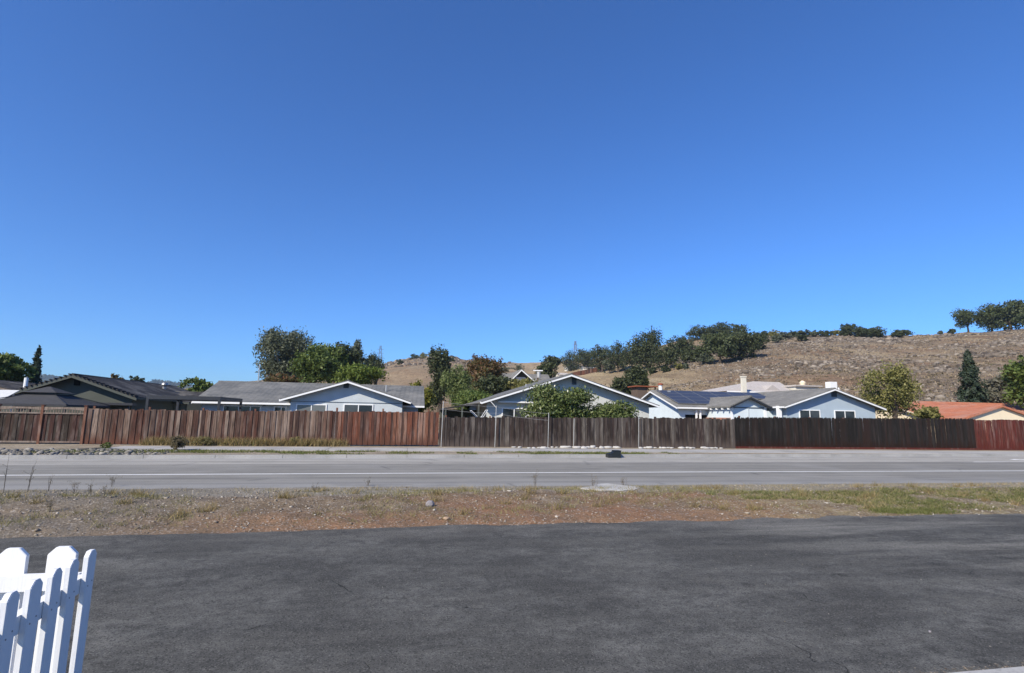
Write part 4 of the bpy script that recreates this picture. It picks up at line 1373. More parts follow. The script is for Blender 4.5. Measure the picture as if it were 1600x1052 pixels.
def pylon(label, px, py0, py1, r):
    a, s = PR(px, py0, r); b, s = PR(px, py1, r)
    zb, zt = a.z - 4, b.z
    t = thing('pylon', label, 'pylon', (a.x, a.y, zb), 'lattice pylons on the skyline')
    h = zt - zb
    W_ = lambda f: 1.7 * (1 - f) + 0.45
    for sx in (-1, 1):
        for sy in (-1, 1):
            MB().tube([(a.x + sx * W_(0), a.y + sy * W_(0), zb), (a.x + sx * W_(1), a.y + sy * W_(1), zt)], 0.16, 4).build('leg', 'metal_vent', t)
    m = MB()
    for i in range(6):
        f0, f1 = i / 6, (i + 1) / 6
        for sy in (-1, 1):
            m.tube([(a.x - W_(f0), a.y + sy * W_(f0), zb + h * f0), (a.x + W_(f1), a.y + sy * W_(f1), zb + h * f1)], 0.08, 4)
            m.tube([(a.x + W_(f0), a.y + sy * W_(f0), zb + h * f0), (a.x - W_(f1), a.y + sy * W_(f1), zb + h * f1)], 0.08, 4)
    m.build('lattice', 'metal_vent', t)
    for f in (0.72, 0.86):
        MB().tube([(a.x - 2.6, a.y, zb + h * f), (a.x + 2.6, a.y, zb + h * f)], 0.12, 4).build('crossarm', 'metal_vent', t)


pylon('lattice pylon on the skyline above the dark willowy tree', 593, 575, 540, 430)
pylon('lattice pylon on the skyline above the left hillside oaks', 899, 570, 533, 430)

# ================================================================== PLANTS
def leaves(P, N, size, aspect=0.6, spread=0.8, rng=RNG, droop=0.0):
    """one diamond leaf per point; N: preferred normals"""
    n = len(P)
    nr = N + rng.normal(0, spread, (n, 3)); nr /= np.linalg.norm(nr, axis=1, keepdims=True) + 1e-9
    a = np.cross(nr, rng.normal(0, 1, (n, 3))); a /= np.linalg.norm(a, axis=1, keepdims=True) + 1e-9
    if droop:
        a[:, 2] -= droop; a /= np.linalg.norm(a, axis=1, keepdims=True)
    b = np.cross(nr, a)
    s = (size * rng.uniform(0.55, 1.35, n))[:, None]
    w = s * aspect
    V = np.stack([P - a * s, P + b * w, P + a * s, P - b * w], 1).reshape(-1, 3)
    F = np.arange(n * 4).reshape(n, 4)
    return V, F


def crown_points(rx, ry, rz, cz, n, rng, nl=16, lob=0.42, shape='round', inner=0.2):
    """points over lumpy lobes that fill an ellipsoid crown; returns points, outward normals, lobe centres"""
    L = []
    while len(L) < nl:
        d = rng.normal(0, 1, 3); d /= np.linalg.norm(d)
        k = rng.uniform(0.35, 0.95) * (1 - 0.35 * lob)
        if shape == 'umbrella' and d[2] < -0.25:
            continue
        c = d * k
        L.append((c, rng.uniform(0.75, 1.25) * lob))
    # twigs: small clumps on the lobes
    P, N = [], []
    ncl = max(40, n // 26)
    wts = np.array([l[1] ** 2 for l in L]); wts /= wts.sum()
    li = rng.choice(nl, ncl, p=wts)
    for i in li:
        c, r = L[i]
        d = rng.normal(0, 1, 3); d[2] += 0.25; d /= np.linalg.norm(d)
        rr = r * (1 + rng.normal(0, 0.10)) if rng.random() > inner else r * rng.uniform(0.2, 0.85)
        cc = c + d * rr
        k = n // ncl
        q = rng.normal(0, 1, (k, 3)) * (0.075 + 0.06 * rng.random())
        P.append(cc + q)
        N.append(np.repeat(d[None], k, 0))
    P = np.concatenate(P); N = np.concatenate(N)
    P = P * np.array([rx, ry, rz]) + np.array([0, 0, cz])
    return P, N, [(l[0] * np.array([rx, ry, rz]) + np.array([0, 0, cz])) for l in L]


def trunk_mesh(h, r, targets, rng, mat):
    m = MB()
    bend = rng.normal(0, 0.05, 2) * h
    pts = [(0, 0, -0.4), (0.02 * h, 0, h * 0.3), (bend[0] * 0.6, bend[1] * 0.6, h * 0.65), (bend[0], bend[1], h)]
    m.tube(pts, [r * 1.3, r, r * 0.8, r * 0.6], 8)
    top = Vector(pts[-1])
    for tg in targets:
        tg = Vector(tg)
        st = Vector(pts[2]).lerp(top, rng.random())
        mid = st.lerp(tg, 0.5) + Vector(rng.normal(0, 0.06, 3)) * (tg - st).length
        m.tube([st, mid, tg], [r * 0.45, r * 0.28, r * 0.1], 5)
    return m


TREE_CACHE = {}


def put_tree(name, label, loc, rx, ry, cz, rz, leaf, n, size, seed, kind='round', bark='bark', group=None, trunk_r=None, parts=True, nl=16, lob=0.42, aspect=0.6, spread=0.8, droop=0.0, cat='tree', inner=0.2):
    rng = np.random.default_rng(seed)
    t = thing(name, label, cat, loc, group)
    P, N, L = crown_points(rx, ry, rz, cz, n, rng, nl, lob, kind, inner)
    P[:, 2] = np.maximum(P[:, 2], 0.05)
    V, F = leaves(P, N, size, aspect, spread, rng, droop)
    npmesh('crown', V, F, leaf, t, loc)
    h = max(cz - rz * 0.45, cz * 0.45)
    tm = trunk_mesh(h, trunk_r or max(0.06, 0.035 * (cz + rz)), L[: min(9, nl)], rng, bark)
    me = bpy.data.meshes.new('trunk'); me.from_pydata(tm.v, [], tm.f); me.update()
    link('trunk', me, bark, t, loc)
    return t


def tree_px(name, label, px0, px1, py0, py1, r, leaf, n, size, seed, zb=None, **kw):
    """crown box in photo pixels at distance r"""
    pc, s = PR((px0 + px1) / 2, (py0 + py1) / 2, r)
    zt = PR((px0 + px1) / 2, py0, r)[0].z; zl = PR((px0 + px1) / 2, py1, r)[0].z
    g_ = zb if zb is not None else (float(terr(pc.x, pc.y)) if hypot(pc.x, pc.y) > R0 else 0.09)
    rx = (px1 - px0) / 2 * s
    zl = max(zl, g_ + 0.2)
    rz = (zt - zl) / 2
    return put_tree(name, label, (pc.x, pc.y, g_), rx * 0.92, rx * kw.pop('deep', 0.85), (zt + zl) / 2 - g_, rz * 0.95, leaf, n, size, seed, **kw)


def conifer_px(label, px0, px1, py0, py1, r, leaf, n, size, seed, cat='tree'):
    rng = np.random.default_rng(seed)
    pc, s = PR((px0 + px1) / 2, py1, r)
    g_ = float(terr(pc.x, pc.y)) if r > R0 else 0.09
    zt = PR((px0 + px1) / 2, py0, r)[0].z - g_
    R = (px1 - px0) / 2 * s
    loc = (pc.x, pc.y, g_)
    t = thing('conifer', label, cat, loc)
    P, N = [], []
    nb = 120
    tgt = []
    for i in range(nb):
        f = rng.random() ** 0.8
        z = zt * (0.06 + 0.93 * f)
        a = rng.uniform(0, 2 * pi)
        ln = R * (1 - f) ** 0.85 * rng.uniform(0.65, 1.08) + 0.06 * R
        k = max(6, int(n / nb * (0.35 + ln / R)))
        q = rng.random(k) ** 0.7
        x = np.cos(a) * ln * q + rng.normal(0, 0.09 * R, k) * (1 - f * 0.7); y = np.sin(a) * ln * q + rng.normal(0, 0.09 * R, k) * (1 - f * 0.7)
        zz = z - 0.18 * ln * q + rng.normal(0, 0.025 * zt, k)
        P.append(np.stack([x, y, zz], 1)); N.append(np.repeat([[cos(a), sin(a), 0.8]], k, 0))
        if i % 5 == 0:
            tgt.append((cos(a) * ln * 0.8, sin(a) * ln * 0.8, z - 0.14 * ln, z))
    P = np.concatenate(P); N = np.concatenate(N)
    P[:, 2] = np.maximum(P[:, 2], 0.1)
    V, F = leaves(P, N, size, 0.35, 0.7, rng, 0.3)
    npmesh('crown', V, F, leaf, t, loc)
    m = MB().tube([(0, 0, -0.3), (0, 0, zt * 0.5), (0, 0, zt * 0.96)], [0.03 * zt, 0.02 * zt, 0.005 * zt], 7)
    for x, y, z, z0 in tgt:
        m.tube([(0, 0, z0), (x, y, z)], [0.006 * zt, 0.002 * zt], 4)
    me = bpy.data.meshes.new('trunk'); me.from_pydata(m.v, [], m.f); me.update()
    link('trunk', me, 'bark', t, loc)


# ---- behind the houses, left to right
tree_px('tree', 'yellow-green leafy tree at the left edge above the dark roofs', -60, 44, 553, 606, 62, 'leaf_green', 9000, 0.17, 21, lob=0.36, nl=22)
conifer_px('dark pointed conifer left of the olive house gable', 34, 70, 544, 606, 64, 'leaf_conifer', 6000, 0.16, 22)
tree_px('tree', 'small grey-brown tree peeking over the black tiled roof', 174, 192, 585, 606, 110, 'leaf_red', 1500, 0.2, 23)
tree_px('tree', 'small dark tree right of the black tiled ridge', 200, 228, 588, 610, 120, 'leaf_oak', 1800, 0.24, 24)
tree_px('tree', 'bright green bushy tree left of the grey shingle roof', 283, 335, 593, 628, 66, 'leaf_green', 5000, 0.16, 25)
tree_px('tree', 'brownish thicket tree above the grey shingle roof', 405, 470, 586, 604, 82, 'leaf_red', 2600, 0.2, 125)
put_gum = tree_px('eucalyptus_tree', 'tall grey-green eucalyptus, the tallest tree behind the blue house', 403, 500, 513, 604, 98, 'leaf_gum', 17000, 0.24, 26, nl=26, lob=0.30, bark='bark_pale', aspect=0.45, droop=0.35)
tree_px('tree', 'rounded dark green tree between the eucalyptus and the gable', 456, 530, 540, 606, 80, 'leaf_green', 11000, 0.19, 27, nl=20, lob=0.36)
tree_px('tree', 'dark oak-like tree above the blue gable apex', 500, 566, 538, 606, 90, 'leaf_oak', 8500, 0.21, 28, nl=20, lob=0.42)
tree_px('tree', 'dark green tree filling the gap right of the eucalyptus', 484, 548, 537, 606, 88, 'leaf_green', 9000, 0.2, 127, nl=20, lob=0.40)
tree_px('tree', 'light green feathery tree just behind the blue gable apex', 512, 600, 566, 610, 66, 'leaf_bright', 9000, 0.15, 29, nl=22, lob=0.34, spread=1.0)
tree_px('tree', 'thin pale pointed tree against the sky right of the dark oak', 540, 568, 534, 590, 140, 'leaf_gum', 3200, 0.26, 30, nl=10, lob=0.5)
tree_px('tree', 'dark willowy tree left of the bare brown hill', 562, 612, 549, 606, 105, 'leaf_oak', 5000, 0.22, 31, nl=12, droop=0.7, aspect=0.35)
tree_px('tree', 'yellow-green round tree right of the blue house roof', 634, 676, 598, 650, 47, 'leaf_yellow', 6000, 0.11, 32, nl=18, lob=0.36)
tree_px('tree', 'tall dark tree standing against the bare brown hill', 664, 712, 543, 640, 88, 'leaf_oak', 7500, 0.2, 33, nl=20, lob=0.34)
tree_px('tree', 'pale green willow-like tree left of the grey gable house', 692, 742, 570, 646, 58, 'leaf_pale', 9000, 0.13, 34, nl=20, lob=0.36, droop=0.5, aspect=0.4)
tree_px('tree', 'dark tree with reddish crown left of the steep white-trimmed roof', 722, 794, 551, 622, 80, 'leaf_red', 9000, 0.19, 35, nl=22, lob=0.34)
tree_px('tree', 'low dark green tree below the reddish crown', 742, 800, 585, 620, 72, 'leaf_oak', 5000, 0.18, 36, nl=14)
tree_px('shrub', 'leafy green vine thicket over the dark patio roof', 700, 790, 602, 652, 46, 'leaf_green', 9000, 0.10, 37, nl=24, lob=0.30, cat='shrub')
tree_px('tree', 'olive green tree in front of the steep white-trimmed roof', 790, 848, 590, 616, 70, 'leaf_olive', 3500, 0.15, 38, nl=12)
tree_px('tree', 'dark green tree right of the utility pole', 832, 876, 562, 604, 120, 'leaf_oak', 4500, 0.26, 39, nl=14)
tree_px('tree', 'dark oak on the skyline left of the hillside grove', 852, 880, 556, 576, 200, 'leaf_oak', 1800, 0.4, 40, nl=10)
tree_px('tree', 'dark round tree on the grass slope above the rust shed', 978, 1018, 573, 616, 100, 'leaf_oak', 6000, 0.22, 41, nl=14)
tree_px('shrub', 'dark low shrub left of the rust shed', 950, 994, 592, 622, 92, 'leaf_oak', 3500, 0.2, 42, nl=12, cat='shrub')
# ---- in the yards on the right
tree_px('tree', 'loose olive green tree right of the blue gabled house', 1342, 1438, 566, 660, 54, 'leaf_olive', 8500, 0.095, 43, nl=32, lob=0.26, spread=1.0, inner=0.3)
tree_px('shrub', 'yellowish shrub between the olive tree and the terracotta roof', 1426, 1464, 634, 664, 52, 'leaf_olive', 2600, 0.10, 44, nl=12, cat='shrub')
conifer_px('dark pointed conifer behind the terracotta roof', 1492, 1550, 549, 640, 76, 'leaf_conifer', 9500, 0.19, 45)
tree_px('tree', 'greyish leafless-looking tree right of the pointed conifer', 1536, 1584, 586, 640, 82, 'leaf_grey', 4500, 0.17, 46, nl=18, lob=0.33, spread=1.1)
tree_px('tree', 'green tree at the right edge behind the terracotta roof', 1572, 1650, 558, 640, 72, 'leaf_green', 9000, 0.18, 47, nl=20, lob=0.36)

# ---- shrubs in front of the grey gable house
p0 = PV(878, 640, 31.8)
put_tree('glossy_tree', 'glossy round leafy tree standing in front of the grey gable', (p0.x, 32.2, 0.09), 2.35, 1.5, 2.15, 1.38, 'leaf_glossy', 28000, 0.088, 50, nl=26, lob=0.30, aspect=0.45, trunk_r=0.09, inner=0.25)
p0 = PV(966, 640, 31.8)
put_tree('glossy_shrub', 'lower light green shrub right of the glossy round tree', (p0.x, 32.0, 0.09), 1.60, 1.0, 1.75, 1.05, 'leaf_pale', 10000, 0.10, 51, nl=22, lob=0.30, aspect=0.4, trunk_r=0.06, cat='shrub')

# ---- oaks and scrub on the hill
def hill_tree(label, px, w, py0, py1, leaf, seed, name='oak_tree', group='oaks on the hillside', cat='tree', kind='spread', lo=0.0, n=2600, deep=0.8):
    x, y, z, r, s = hit(px, py1)
    W = w * s / 2; H = (py1 - py0) * s
    lo = H * lo
    rz = (H - lo) / 2
    put_tree(name, label, (x, y, z), W, W * deep, lo + rz, rz, leaf, n, max(0.05 * W, 0.26), seed, kind=kind, group=group, cat=cat, nl=18, lob=0.42, trunk_r=0.03 * H + 0.05)


OAKS = [(893, 34, 550, 580, 'leftmost oak of the hillside grove'), (913, 44, 545, 581, 'broad oak second from the left in the hillside grove'), (941, 46, 539, 582, 'dark oak in the left middle of the hillside grove'),
        (966, 40, 537, 582, 'oak standing right of the grey round bush'), (988, 38, 536, 581, 'oak just left of the tallest grove oak'), (1013, 62, 518, 580, 'tallest oak of the hillside grove'),
        (1042, 46, 530, 578, 'oak right beside the tallest grove oak'), (1066, 36, 524, 566, 'airy oak at the right end of the hillside grove'), (1082, 34, 540, 566, 'low oak below the golden hilltop'),
        (1094, 40, 507, 531, 'left oak of the hilltop cluster above the big oak'), (1122, 48, 506, 532, 'middle oak of the hilltop cluster above the big oak'), (1152, 42, 510, 532, 'right oak of the hilltop cluster above the big oak'),
        (1125, 66, 520, 568, 'big spreading oak with a dark shadow on the rocky slope'), (1162, 60, 516, 562, 'oak leaning on the right side of the big spreading oak'), (1184, 36, 520, 548, 'small dark oak at the right end of the big oak'),
        (1326, 24, 506, 526, 'small round oak on the skyline above the blue gable'), (1348, 30, 512, 527, 'low oak right of the small round skyline oak'), (1372, 36, 512, 528, 'dark flat oak on the skyline left of the ridge gap'), (1406, 30, 516, 527, 'low skyline shrub oak just left of the bare ridge')]
for i, (px, w, a, b, lab) in enumerate(OAKS):
    hill_tree(lab, px, w, a, b, 'leaf_oak_light' if i in (12,) else 'leaf_oak', 200 + i, n=6500 if w > 55 else 4200)
hill_tree('lone umbrella oak with bare trunk on the right skyline', 1513, 42, 482, 518, 'leaf_oak_light', 230, kind='umbrella', lo=0.05, n=4800)
hill_tree('skyline oak between the lone umbrella oak and the right edge', 1550, 50, 475, 516, 'leaf_oak', 231, lo=0.06, n=5200)
hill_tree('largest skyline oak at the right edge', 1580, 72, 470, 515, 'leaf_oak_light', 232, lo=0.03, n=7000)
hill_tree('oak cut by the right edge of the skyline', 1625, 56, 476, 513, 'leaf_oak', 233, lo=0.03, n=4800)
hill_tree('grey-green round bush by the red hillside fence', 953, 24, 562, 584, 'leaf_gum', 234, name='bush', cat='bush', n=1800)
rs = np.random.default_rng(5)
SCR = [(1196, 16, 517, 526), (1210, 20, 516, 528), (1226, 22, 519, 530), (1240, 20, 517, 528), (1256, 22, 515, 527), (1272, 18, 517, 527), (1288, 24, 516, 527), (1306, 16, 516, 526),
       (1215, 26, 524, 536), (1252, 28, 523, 534), (1180, 26, 530, 545), (1470, 9, 517, 523), (1489, 12, 515, 522), (1060, 12, 568, 578), (1072, 10, 568, 577), (1040, 14, 572, 582), (1020, 14, 574, 584),
       (1102, 26, 552, 570), (645, 16, 553, 562), (660, 18, 551, 561), (676, 14, 549, 559), (624, 12, 562, 570), (705, 16, 556, 566), (790, 20, 572, 582), (812, 22, 570, 582)]
NTH = ['first', 'second', 'third', 'fourth', 'fifth', 'sixth', 'seventh', 'eighth']
SCR_LAB = [f'skyline scrub bush, {q} to the right of the big oak' for q in NTH]
SCR_LAB += ['wide scrub bush below the skyline nearest the big oak', 'wide scrub bush below the skyline farther from the big oak', 'scrub bush tucked under the right side of the big oak',
            'tiny scrub dot on the bare right ridge', 'small scrub bush just left of the lone umbrella oak', 'left one of a pair of small bushes on the golden slope', 'right one of a pair of small bushes on the golden slope',
            'third small bush on the golden slope below the grove', 'lowest small bush on the golden slope below the tallest oak', 'low scrub at the left foot of the big oak']
SCR_LAB += [f'{q} scrub bush on the left brown hill crest' for q in ('second', 'third', 'fourth', 'leftmost', 'rightmost')]
SCR_LAB += ['scrub bush left behind the steep white-trimmed roof', 'scrub bush right behind the steep white-trimmed roof']
for i, (px, w, a, b) in enumerate(SCR):
    hill_tree(SCR_LAB[i], px, w, a, b, ('leaf_oak', 'leaf_olive', 'leaf_gum')[i % 3 if i % 3 != 1 or i % 2 else 0], 260 + i, name='scrub_bush', group='scrub on the dry hills', cat='bush', n=1300)
# distant wood on the far mountain and skyline reads as one mass
FP = []
for i in range(1500):
    px = rs.uniform(-60, 330)
    pr = np.interp(px, [-60, 20, 60, 85, 120, 200, 225, 243, 258, 275, 300, 320], [600, 596, 590, 590, 600, 606, 604, 597, 596, 601, 606, 612])
    p, s = PR(px, pr + rs.uniform(0, 14) - 0.5, 2560)
    for q in range(6):
        FP.append((p.x + rs.normal(0, 9), p.y + rs.normal(0, 9), p.z + rs.uniform(-4, 8)))
FP = np.array(FP)
V, F = leaves(FP, np.tile([[0, -0.5, 1.0]], (len(FP), 1)), 7.0, 0.7, 0.8, rs)
stuff(npmesh('far_wood', V, F, 'leaf_far'), 'bluish wooded mountain trees far behind the pergola', 'woodland')


# ================================================================== ROCKS, GRASS
t_ = (1 + 5 ** 0.5) / 2
ICO_V = np.array([(-1, t_, 0), (1, t_, 0), (-1, -t_, 0), (1, -t_, 0), (0, -1, t_), (0, 1, t_), (0, -1, -t_), (0, 1, -t_), (t_, 0, -1), (t_, 0, 1), (-t_, 0, -1), (-t_, 0, 1)]) / 1.902
ICO_F = np.array([(0, 11, 5), (0, 5, 1), (0, 1, 7), (0, 7, 10), (0, 10, 11), (1, 5, 9), (5, 11, 4), (11, 10, 2), (10, 7, 6), (7, 1, 8), (3, 9, 4), (3, 4, 2), (3, 2, 6), (3, 6, 8), (3, 8, 9), (4, 9, 5), (2, 4, 11), (6, 2, 10), (8, 6, 7), (9, 8, 1)])


def rocks(name, C, size, mat, rng, flat=0.65, parent=None):
    n = len(C)
    base = ICO_V[None] * rng.uniform(0.7, 1.3, (n, 12, 1))
    sc = np.stack([rng.uniform(0.7, 1.4, n), rng.uniform(0.7, 1.4, n), flat * rng.uniform(0.6, 1.3, n)], 1)
    V = base * sc[:, None, :] * np.asarray(size)[:, None, None]
    a = rng.uniform(0, 2 * pi, n)
    ca, sa = np.cos(a)[:, None], np.sin(a)[:, None]
    x = V[..., 0] * ca - V[..., 1] * sa; y = V[..., 0] * sa + V[..., 1] * ca
    V = np.stack([x, y, V[..., 2]], -1) + C[:, None, :]
    F = (ICO_F[None] + (np.arange(n) * 12)[:, None, None]).reshape(-1, 3)
    return npmesh(name, V.reshape(-1, 3), F, mat, parent)


def blades(name, C, hgt, width, mat, rng, lean=0.35):
    n = len(C)
    a = rng.uniform(0, 2 * pi, n)
    side = np.stack([np.cos(a), np.sin(a), np.zeros(n)], 1) * np.asarray(width)[:, None]
    tip = C + np.stack([rng.normal(0, lean, n), rng.normal(0, lean, n), np.ones(n)], 1) * np.asarray(hgt)[:, None]
    V = np.stack([C - side, C + side, tip], 1).reshape(-1, 3)
    return npmesh(name, V, np.arange(n * 3).reshape(n, 3), mat)


# boulders strewn over the hill slopes
rg = np.random.default_rng(77)
az0, az1 = atan2(ray(1010, 560).x, ray(1010, 560).y), atan2(ray(1680, 560).x, ray(1680, 560).y)
n = 42000
a = rg.uniform(az0, az1, n); tq = rg.uniform(0.08, 1.02, n)
r = R0 + (_smooth_interp(a, _az, _R) - R0) * tq
x, y = np.sin(a) * r, np.cos(a) * r
den = fbm(x / 14, y / 14, 3) + 0.35 * fbm(x / 50 + 9, y / 50, 2)
keep = (den > rg.uniform(-0.4, 0.35, n)) & ~((x / y < 0.52) & (rg.random(n) < 0.8))
x, y = x[keep], y[keep]
sz = (0.12 + 0.75 * rg.random(len(x)) ** 2.8) * np.clip(0.8 + 1.1 * fbm(x / 10, y / 10 + 3, 2), 0.5, 1.5) * np.clip(np.hypot(x, y) / 210, 0.35, 1.0)
stuff(rocks('hill_rocks', np.stack([x, y, terr(x, y) + 0.02], 1), sz, 'rock_hill', rg, 0.7), 'brown boulders strewn over the dry hillside', 'rocks')
a = rg.uniform(atan2(ray(600, 560).x, ray(600, 560).y), atan2(ray(800, 560).x, ray(800, 560).y), 1200)
tq = rg.uniform(0.7, 1.02, 1200)
r = R0 + (_smooth_interp(a, _az, _R) - R0) * tq
x, y = np.sin(a) * r, np.cos(a) * r
kp = fbm(x / 20, y / 20, 3) > -0.05
x, y = x[kp], y[kp]
stuff(rocks('ridge_rocks', np.stack([x, y, terr(x, y)], 1), 0.4 + 1.1 * rg.random(len(x)) ** 2, 'rock_hill', rg, 0.8), 'rocks along the crest of the left brown hill', 'rocks')
# low dead brush on the slopes
n = 2600
a = rg.uniform(az0 - 0.1, az1, n); tq = rg.uniform(0.12, 1.0, n)
r = R0 + (_smooth_interp(a, _az, _R) - R0) * tq
x, y = np.sin(a) * r, np.cos(a) * r
kp = fbm(x / 16 + 2, y / 16 + 8, 3) > 0.05
x, y = x[kp], y[kp]
bs = rg.uniform(0.25, 0.9, len(x))
C = np.repeat(np.stack([x, y, terr(x, y)], 1), 14, 0) + rg.normal(0, 1, (len(x) * 14, 3)) * np.repeat(bs, 14)[:, None] * np.array([0.6, 0.6, 0.25])
V, F = leaves(C, np.tile([[0, -0.3, 1.0]], (len(C), 1)), 0.2, 0.6, 0.9, rg)
stuff(npmesh('hill_brush', V, F, 'brush_hill'), 'low dead brush spread over the dry hillside', 'brush')
# dry grass clumps on the slopes
n = 26000
a = rg.uniform(az0 - 0.12, az1, n); tq = rg.uniform(0.05, 1.0, n)
r = R0 + (_smooth_interp(a, _az, _R) - R0) * tq
x, y = np.sin(a) * r, np.cos(a) * r
kp = fbm(x / 9 + 4, y / 9, 3) > -0.2
x, y = x[kp], y[kp]
C = np.stack([x, y, terr(x, y) - 0.05], 1)
stuff(blades('hill_grass', C, rg.uniform(0.15, 0.42, len(C)), rg.uniform(0.05, 0.14, len(C)), 'hill_straw', rg, 0.6), 'dry straw-coloured grass tufts on the hillside', 'grass')

# pebbles on the verge
n = 15000
x = rg.uniform(-11, 20, n); y = 9.02 + 4.7 * rg.random(n)
kp = fbm(x * 0.9, y * 1.4, 3) + 0.25 * (x < -1) > rg.uniform(-0.6, 0.5, n)
x, y = x[kp], y[kp]; n = len(x)
sz = 0.006 + 0.02 * rg.random(n) ** 3.2
sz = np.where(rg.random(n) < 0.012, sz + 0.018, sz)
stuff(rocks('verge_pebbles', np.stack([x, y, verge_z(x, y) + sz * 0.2], 1), sz, 'pebble', rg, 0.6), 'loose pebbles and grit over the dirt verge', 'gravel')
# grit on the driveway and the road shoulder
n = 900
x = rg.uniform(-6, 14, n); y = 3.0 + 6.0 * rg.random(n)
sz = 0.002 + 0.005 * rg.random(n) ** 3
keep = rg.random(n) < 0.25 + 0.6 * (x > 3)
x, y, sz = x[keep], y[keep], sz[keep]
stuff(rocks('driveway_grit', np.stack([x, y, sz * 0.35], 1), sz, 'pebble', rg, 0.5), 'tiny stones scattered on the dark driveway', 'grit')
# crumbling joint by the concrete apron
n = 900
x = 2.4 + 4.5 * rg.random(n); y = 3.50 + 0.04 * np.abs(rg.standard_normal(n))
sz = 0.002 + 0.006 * rg.random(n) ** 2
stuff(rocks('joint_gravel', np.stack([x, y, sz * 0.3], 1), sz, 'rock_hill', rg, 0.6), 'line of loose gravel along the concrete edge', 'gravel')

# verge grass: green-yellow on the right, sparse dry tufts elsewhere
def tufts(n_t, fx, fy, per, rad, rng, zf):
    cx = fx(n_t); cy = fy(n_t)
    x = np.repeat(cx, per) + rng.normal(0, rad, n_t * per); y = np.repeat(cy, per) + rng.normal(0, rad * 0.7, n_t * per)
    return np.stack([x, y, zf(x, y) - 0.005], 1)


C = tufts(2000, lambda n: rg.uniform(5.6, 20, n), lambda n: 9.45 + 2.3 * rg.beta(1.6, 1.8, n), 26, 0.10, rg, verge_z)
den = fbm(C[:, 0] * 0.7, C[:, 1] * 1.3, 3)
C = C[den > 0.10 - 0.16 * (C[:, 0] > 9)]
stuff(blades('verge_grass', C, rg.uniform(0.015, 0.08, len(C)), rg.uniform(0.004, 0.010, len(C)), 'grass_mix', rg, 0.9), 'patchy green and straw grass on the right part of the verge', 'grass')
C = tufts(90, lambda n: rg.uniform(9.3, 11.0, n), lambda n: rg.uniform(9.32, 9.62, n), 45, 0.10, rg, verge_z)
stuff(blades('green_grass_patch', C, rg.uniform(0.02, 0.07, len(C)), rg.uniform(0.004, 0.009, len(C)), 'grass_green', rg, 0.6), 'small fresh green grass patch at the driveway edge', 'grass')
C = tufts(1500, lambda n: rg.uniform(-10, 8, n), lambda n: rg.uniform(9.3, 13.2, n), 16, 0.08, rg, verge_z)
C = C[fbm(C[:, 0] * 0.8 + 7, C[:, 1] * 1.1, 3) > 0.05]
stuff(blades('dry_verge_tufts', C, rg.uniform(0.02, 0.10, len(C)), rg.uniform(0.003, 0.007, len(C)), 'grass_dry', rg, 0.7), 'thin dry tufts scattered over the bare verge', 'grass')
C = tufts(70, lambda n: rg.uniform(-10, 19, n), lambda n: rg.uniform(9.7, 13.0, n), 60, 0.07, rg, verge_z)
stuff(blades('verge_clumps', C, rg.uniform(0.05, 0.19, len(C)), rg.uniform(0.003, 0.007, len(C)), 'straw_weed', rg, 0.5), 'taller straw clumps dotted over the verge', 'grass')
C = tufts(500, lambda n: rg.uniform(-10, 19, n), lambda n: rg.uniform(12.3, 13.8, n), 10, 0.10, rg, verge_z)
stuff(blades('shoulder_tufts', C, rg.uniform(0.02, 0.10, len(C)), rg.uniform(0.002, 0.005, len(C)), 'straw', rg, 0.6), 'fine dry grass along the road edge', 'grass')
# planting strip grass
strip_z = lambda x, y: np.full(np.shape(x), 0.095)
C = tufts(900, lambda n: rg.uniform(-14, 13, n), lambda n: 23.4 + 2.0 * rg.random(n), 22, 0.14, rg, strip_z)
C = C[(C[:, 1] > kerb_v(C[:, 0]) + 0.25) & (C[:, 1] < 25.55) & (fbm(C[:, 0] * 0.5, C[:, 1] * 0.9 + 3, 2) > -0.05)]
stuff(blades('strip_grass', C, rg.uniform(0.03, 0.11, len(C)), rg.uniform(0.008, 0.02, len(C)), 'grass_green', rg, 0.5), 'patchy yellow-green grass in the planting strip', 'grass')
# dry weeds along the foot of the brown fence
fz = lambda x, y: np.full(np.shape(x), 0.10)
C = tufts(330, lambda n: rg.uniform(-12.5, -3.2, n), lambda n: rg.uniform(28.9, 29.3, n), 22, 0.12, rg, fz)
stuff(blades('fence_weeds', C, rg.uniform(0.10, 0.5, len(C)), rg.uniform(0.008, 0.02, len(C)), 'straw_weed', rg, 0.35), 'straw-coloured weeds along the foot of the brown fence', 'weeds')

# stone rubble in the strip at the left
n = 1900
x = rg.uniform(-26, -9.2, n); y = kerb_v(x) + 0.3 + (25.3 - kerb_v(x) - 0.3) * rg.random(n)
sz = 0.03 + 0.11 * rg.random(n) ** 2.2
sz = sz * np.where(x > -10.5, 0.6, 1)
stuff(rocks('rubble', np.stack([x, y, 0.10 + sz * 0.12], 1), sz, 'rock_grey', rg, 0.6), 'bank of grey broken stones beside the far kerb at the left', 'rubble')

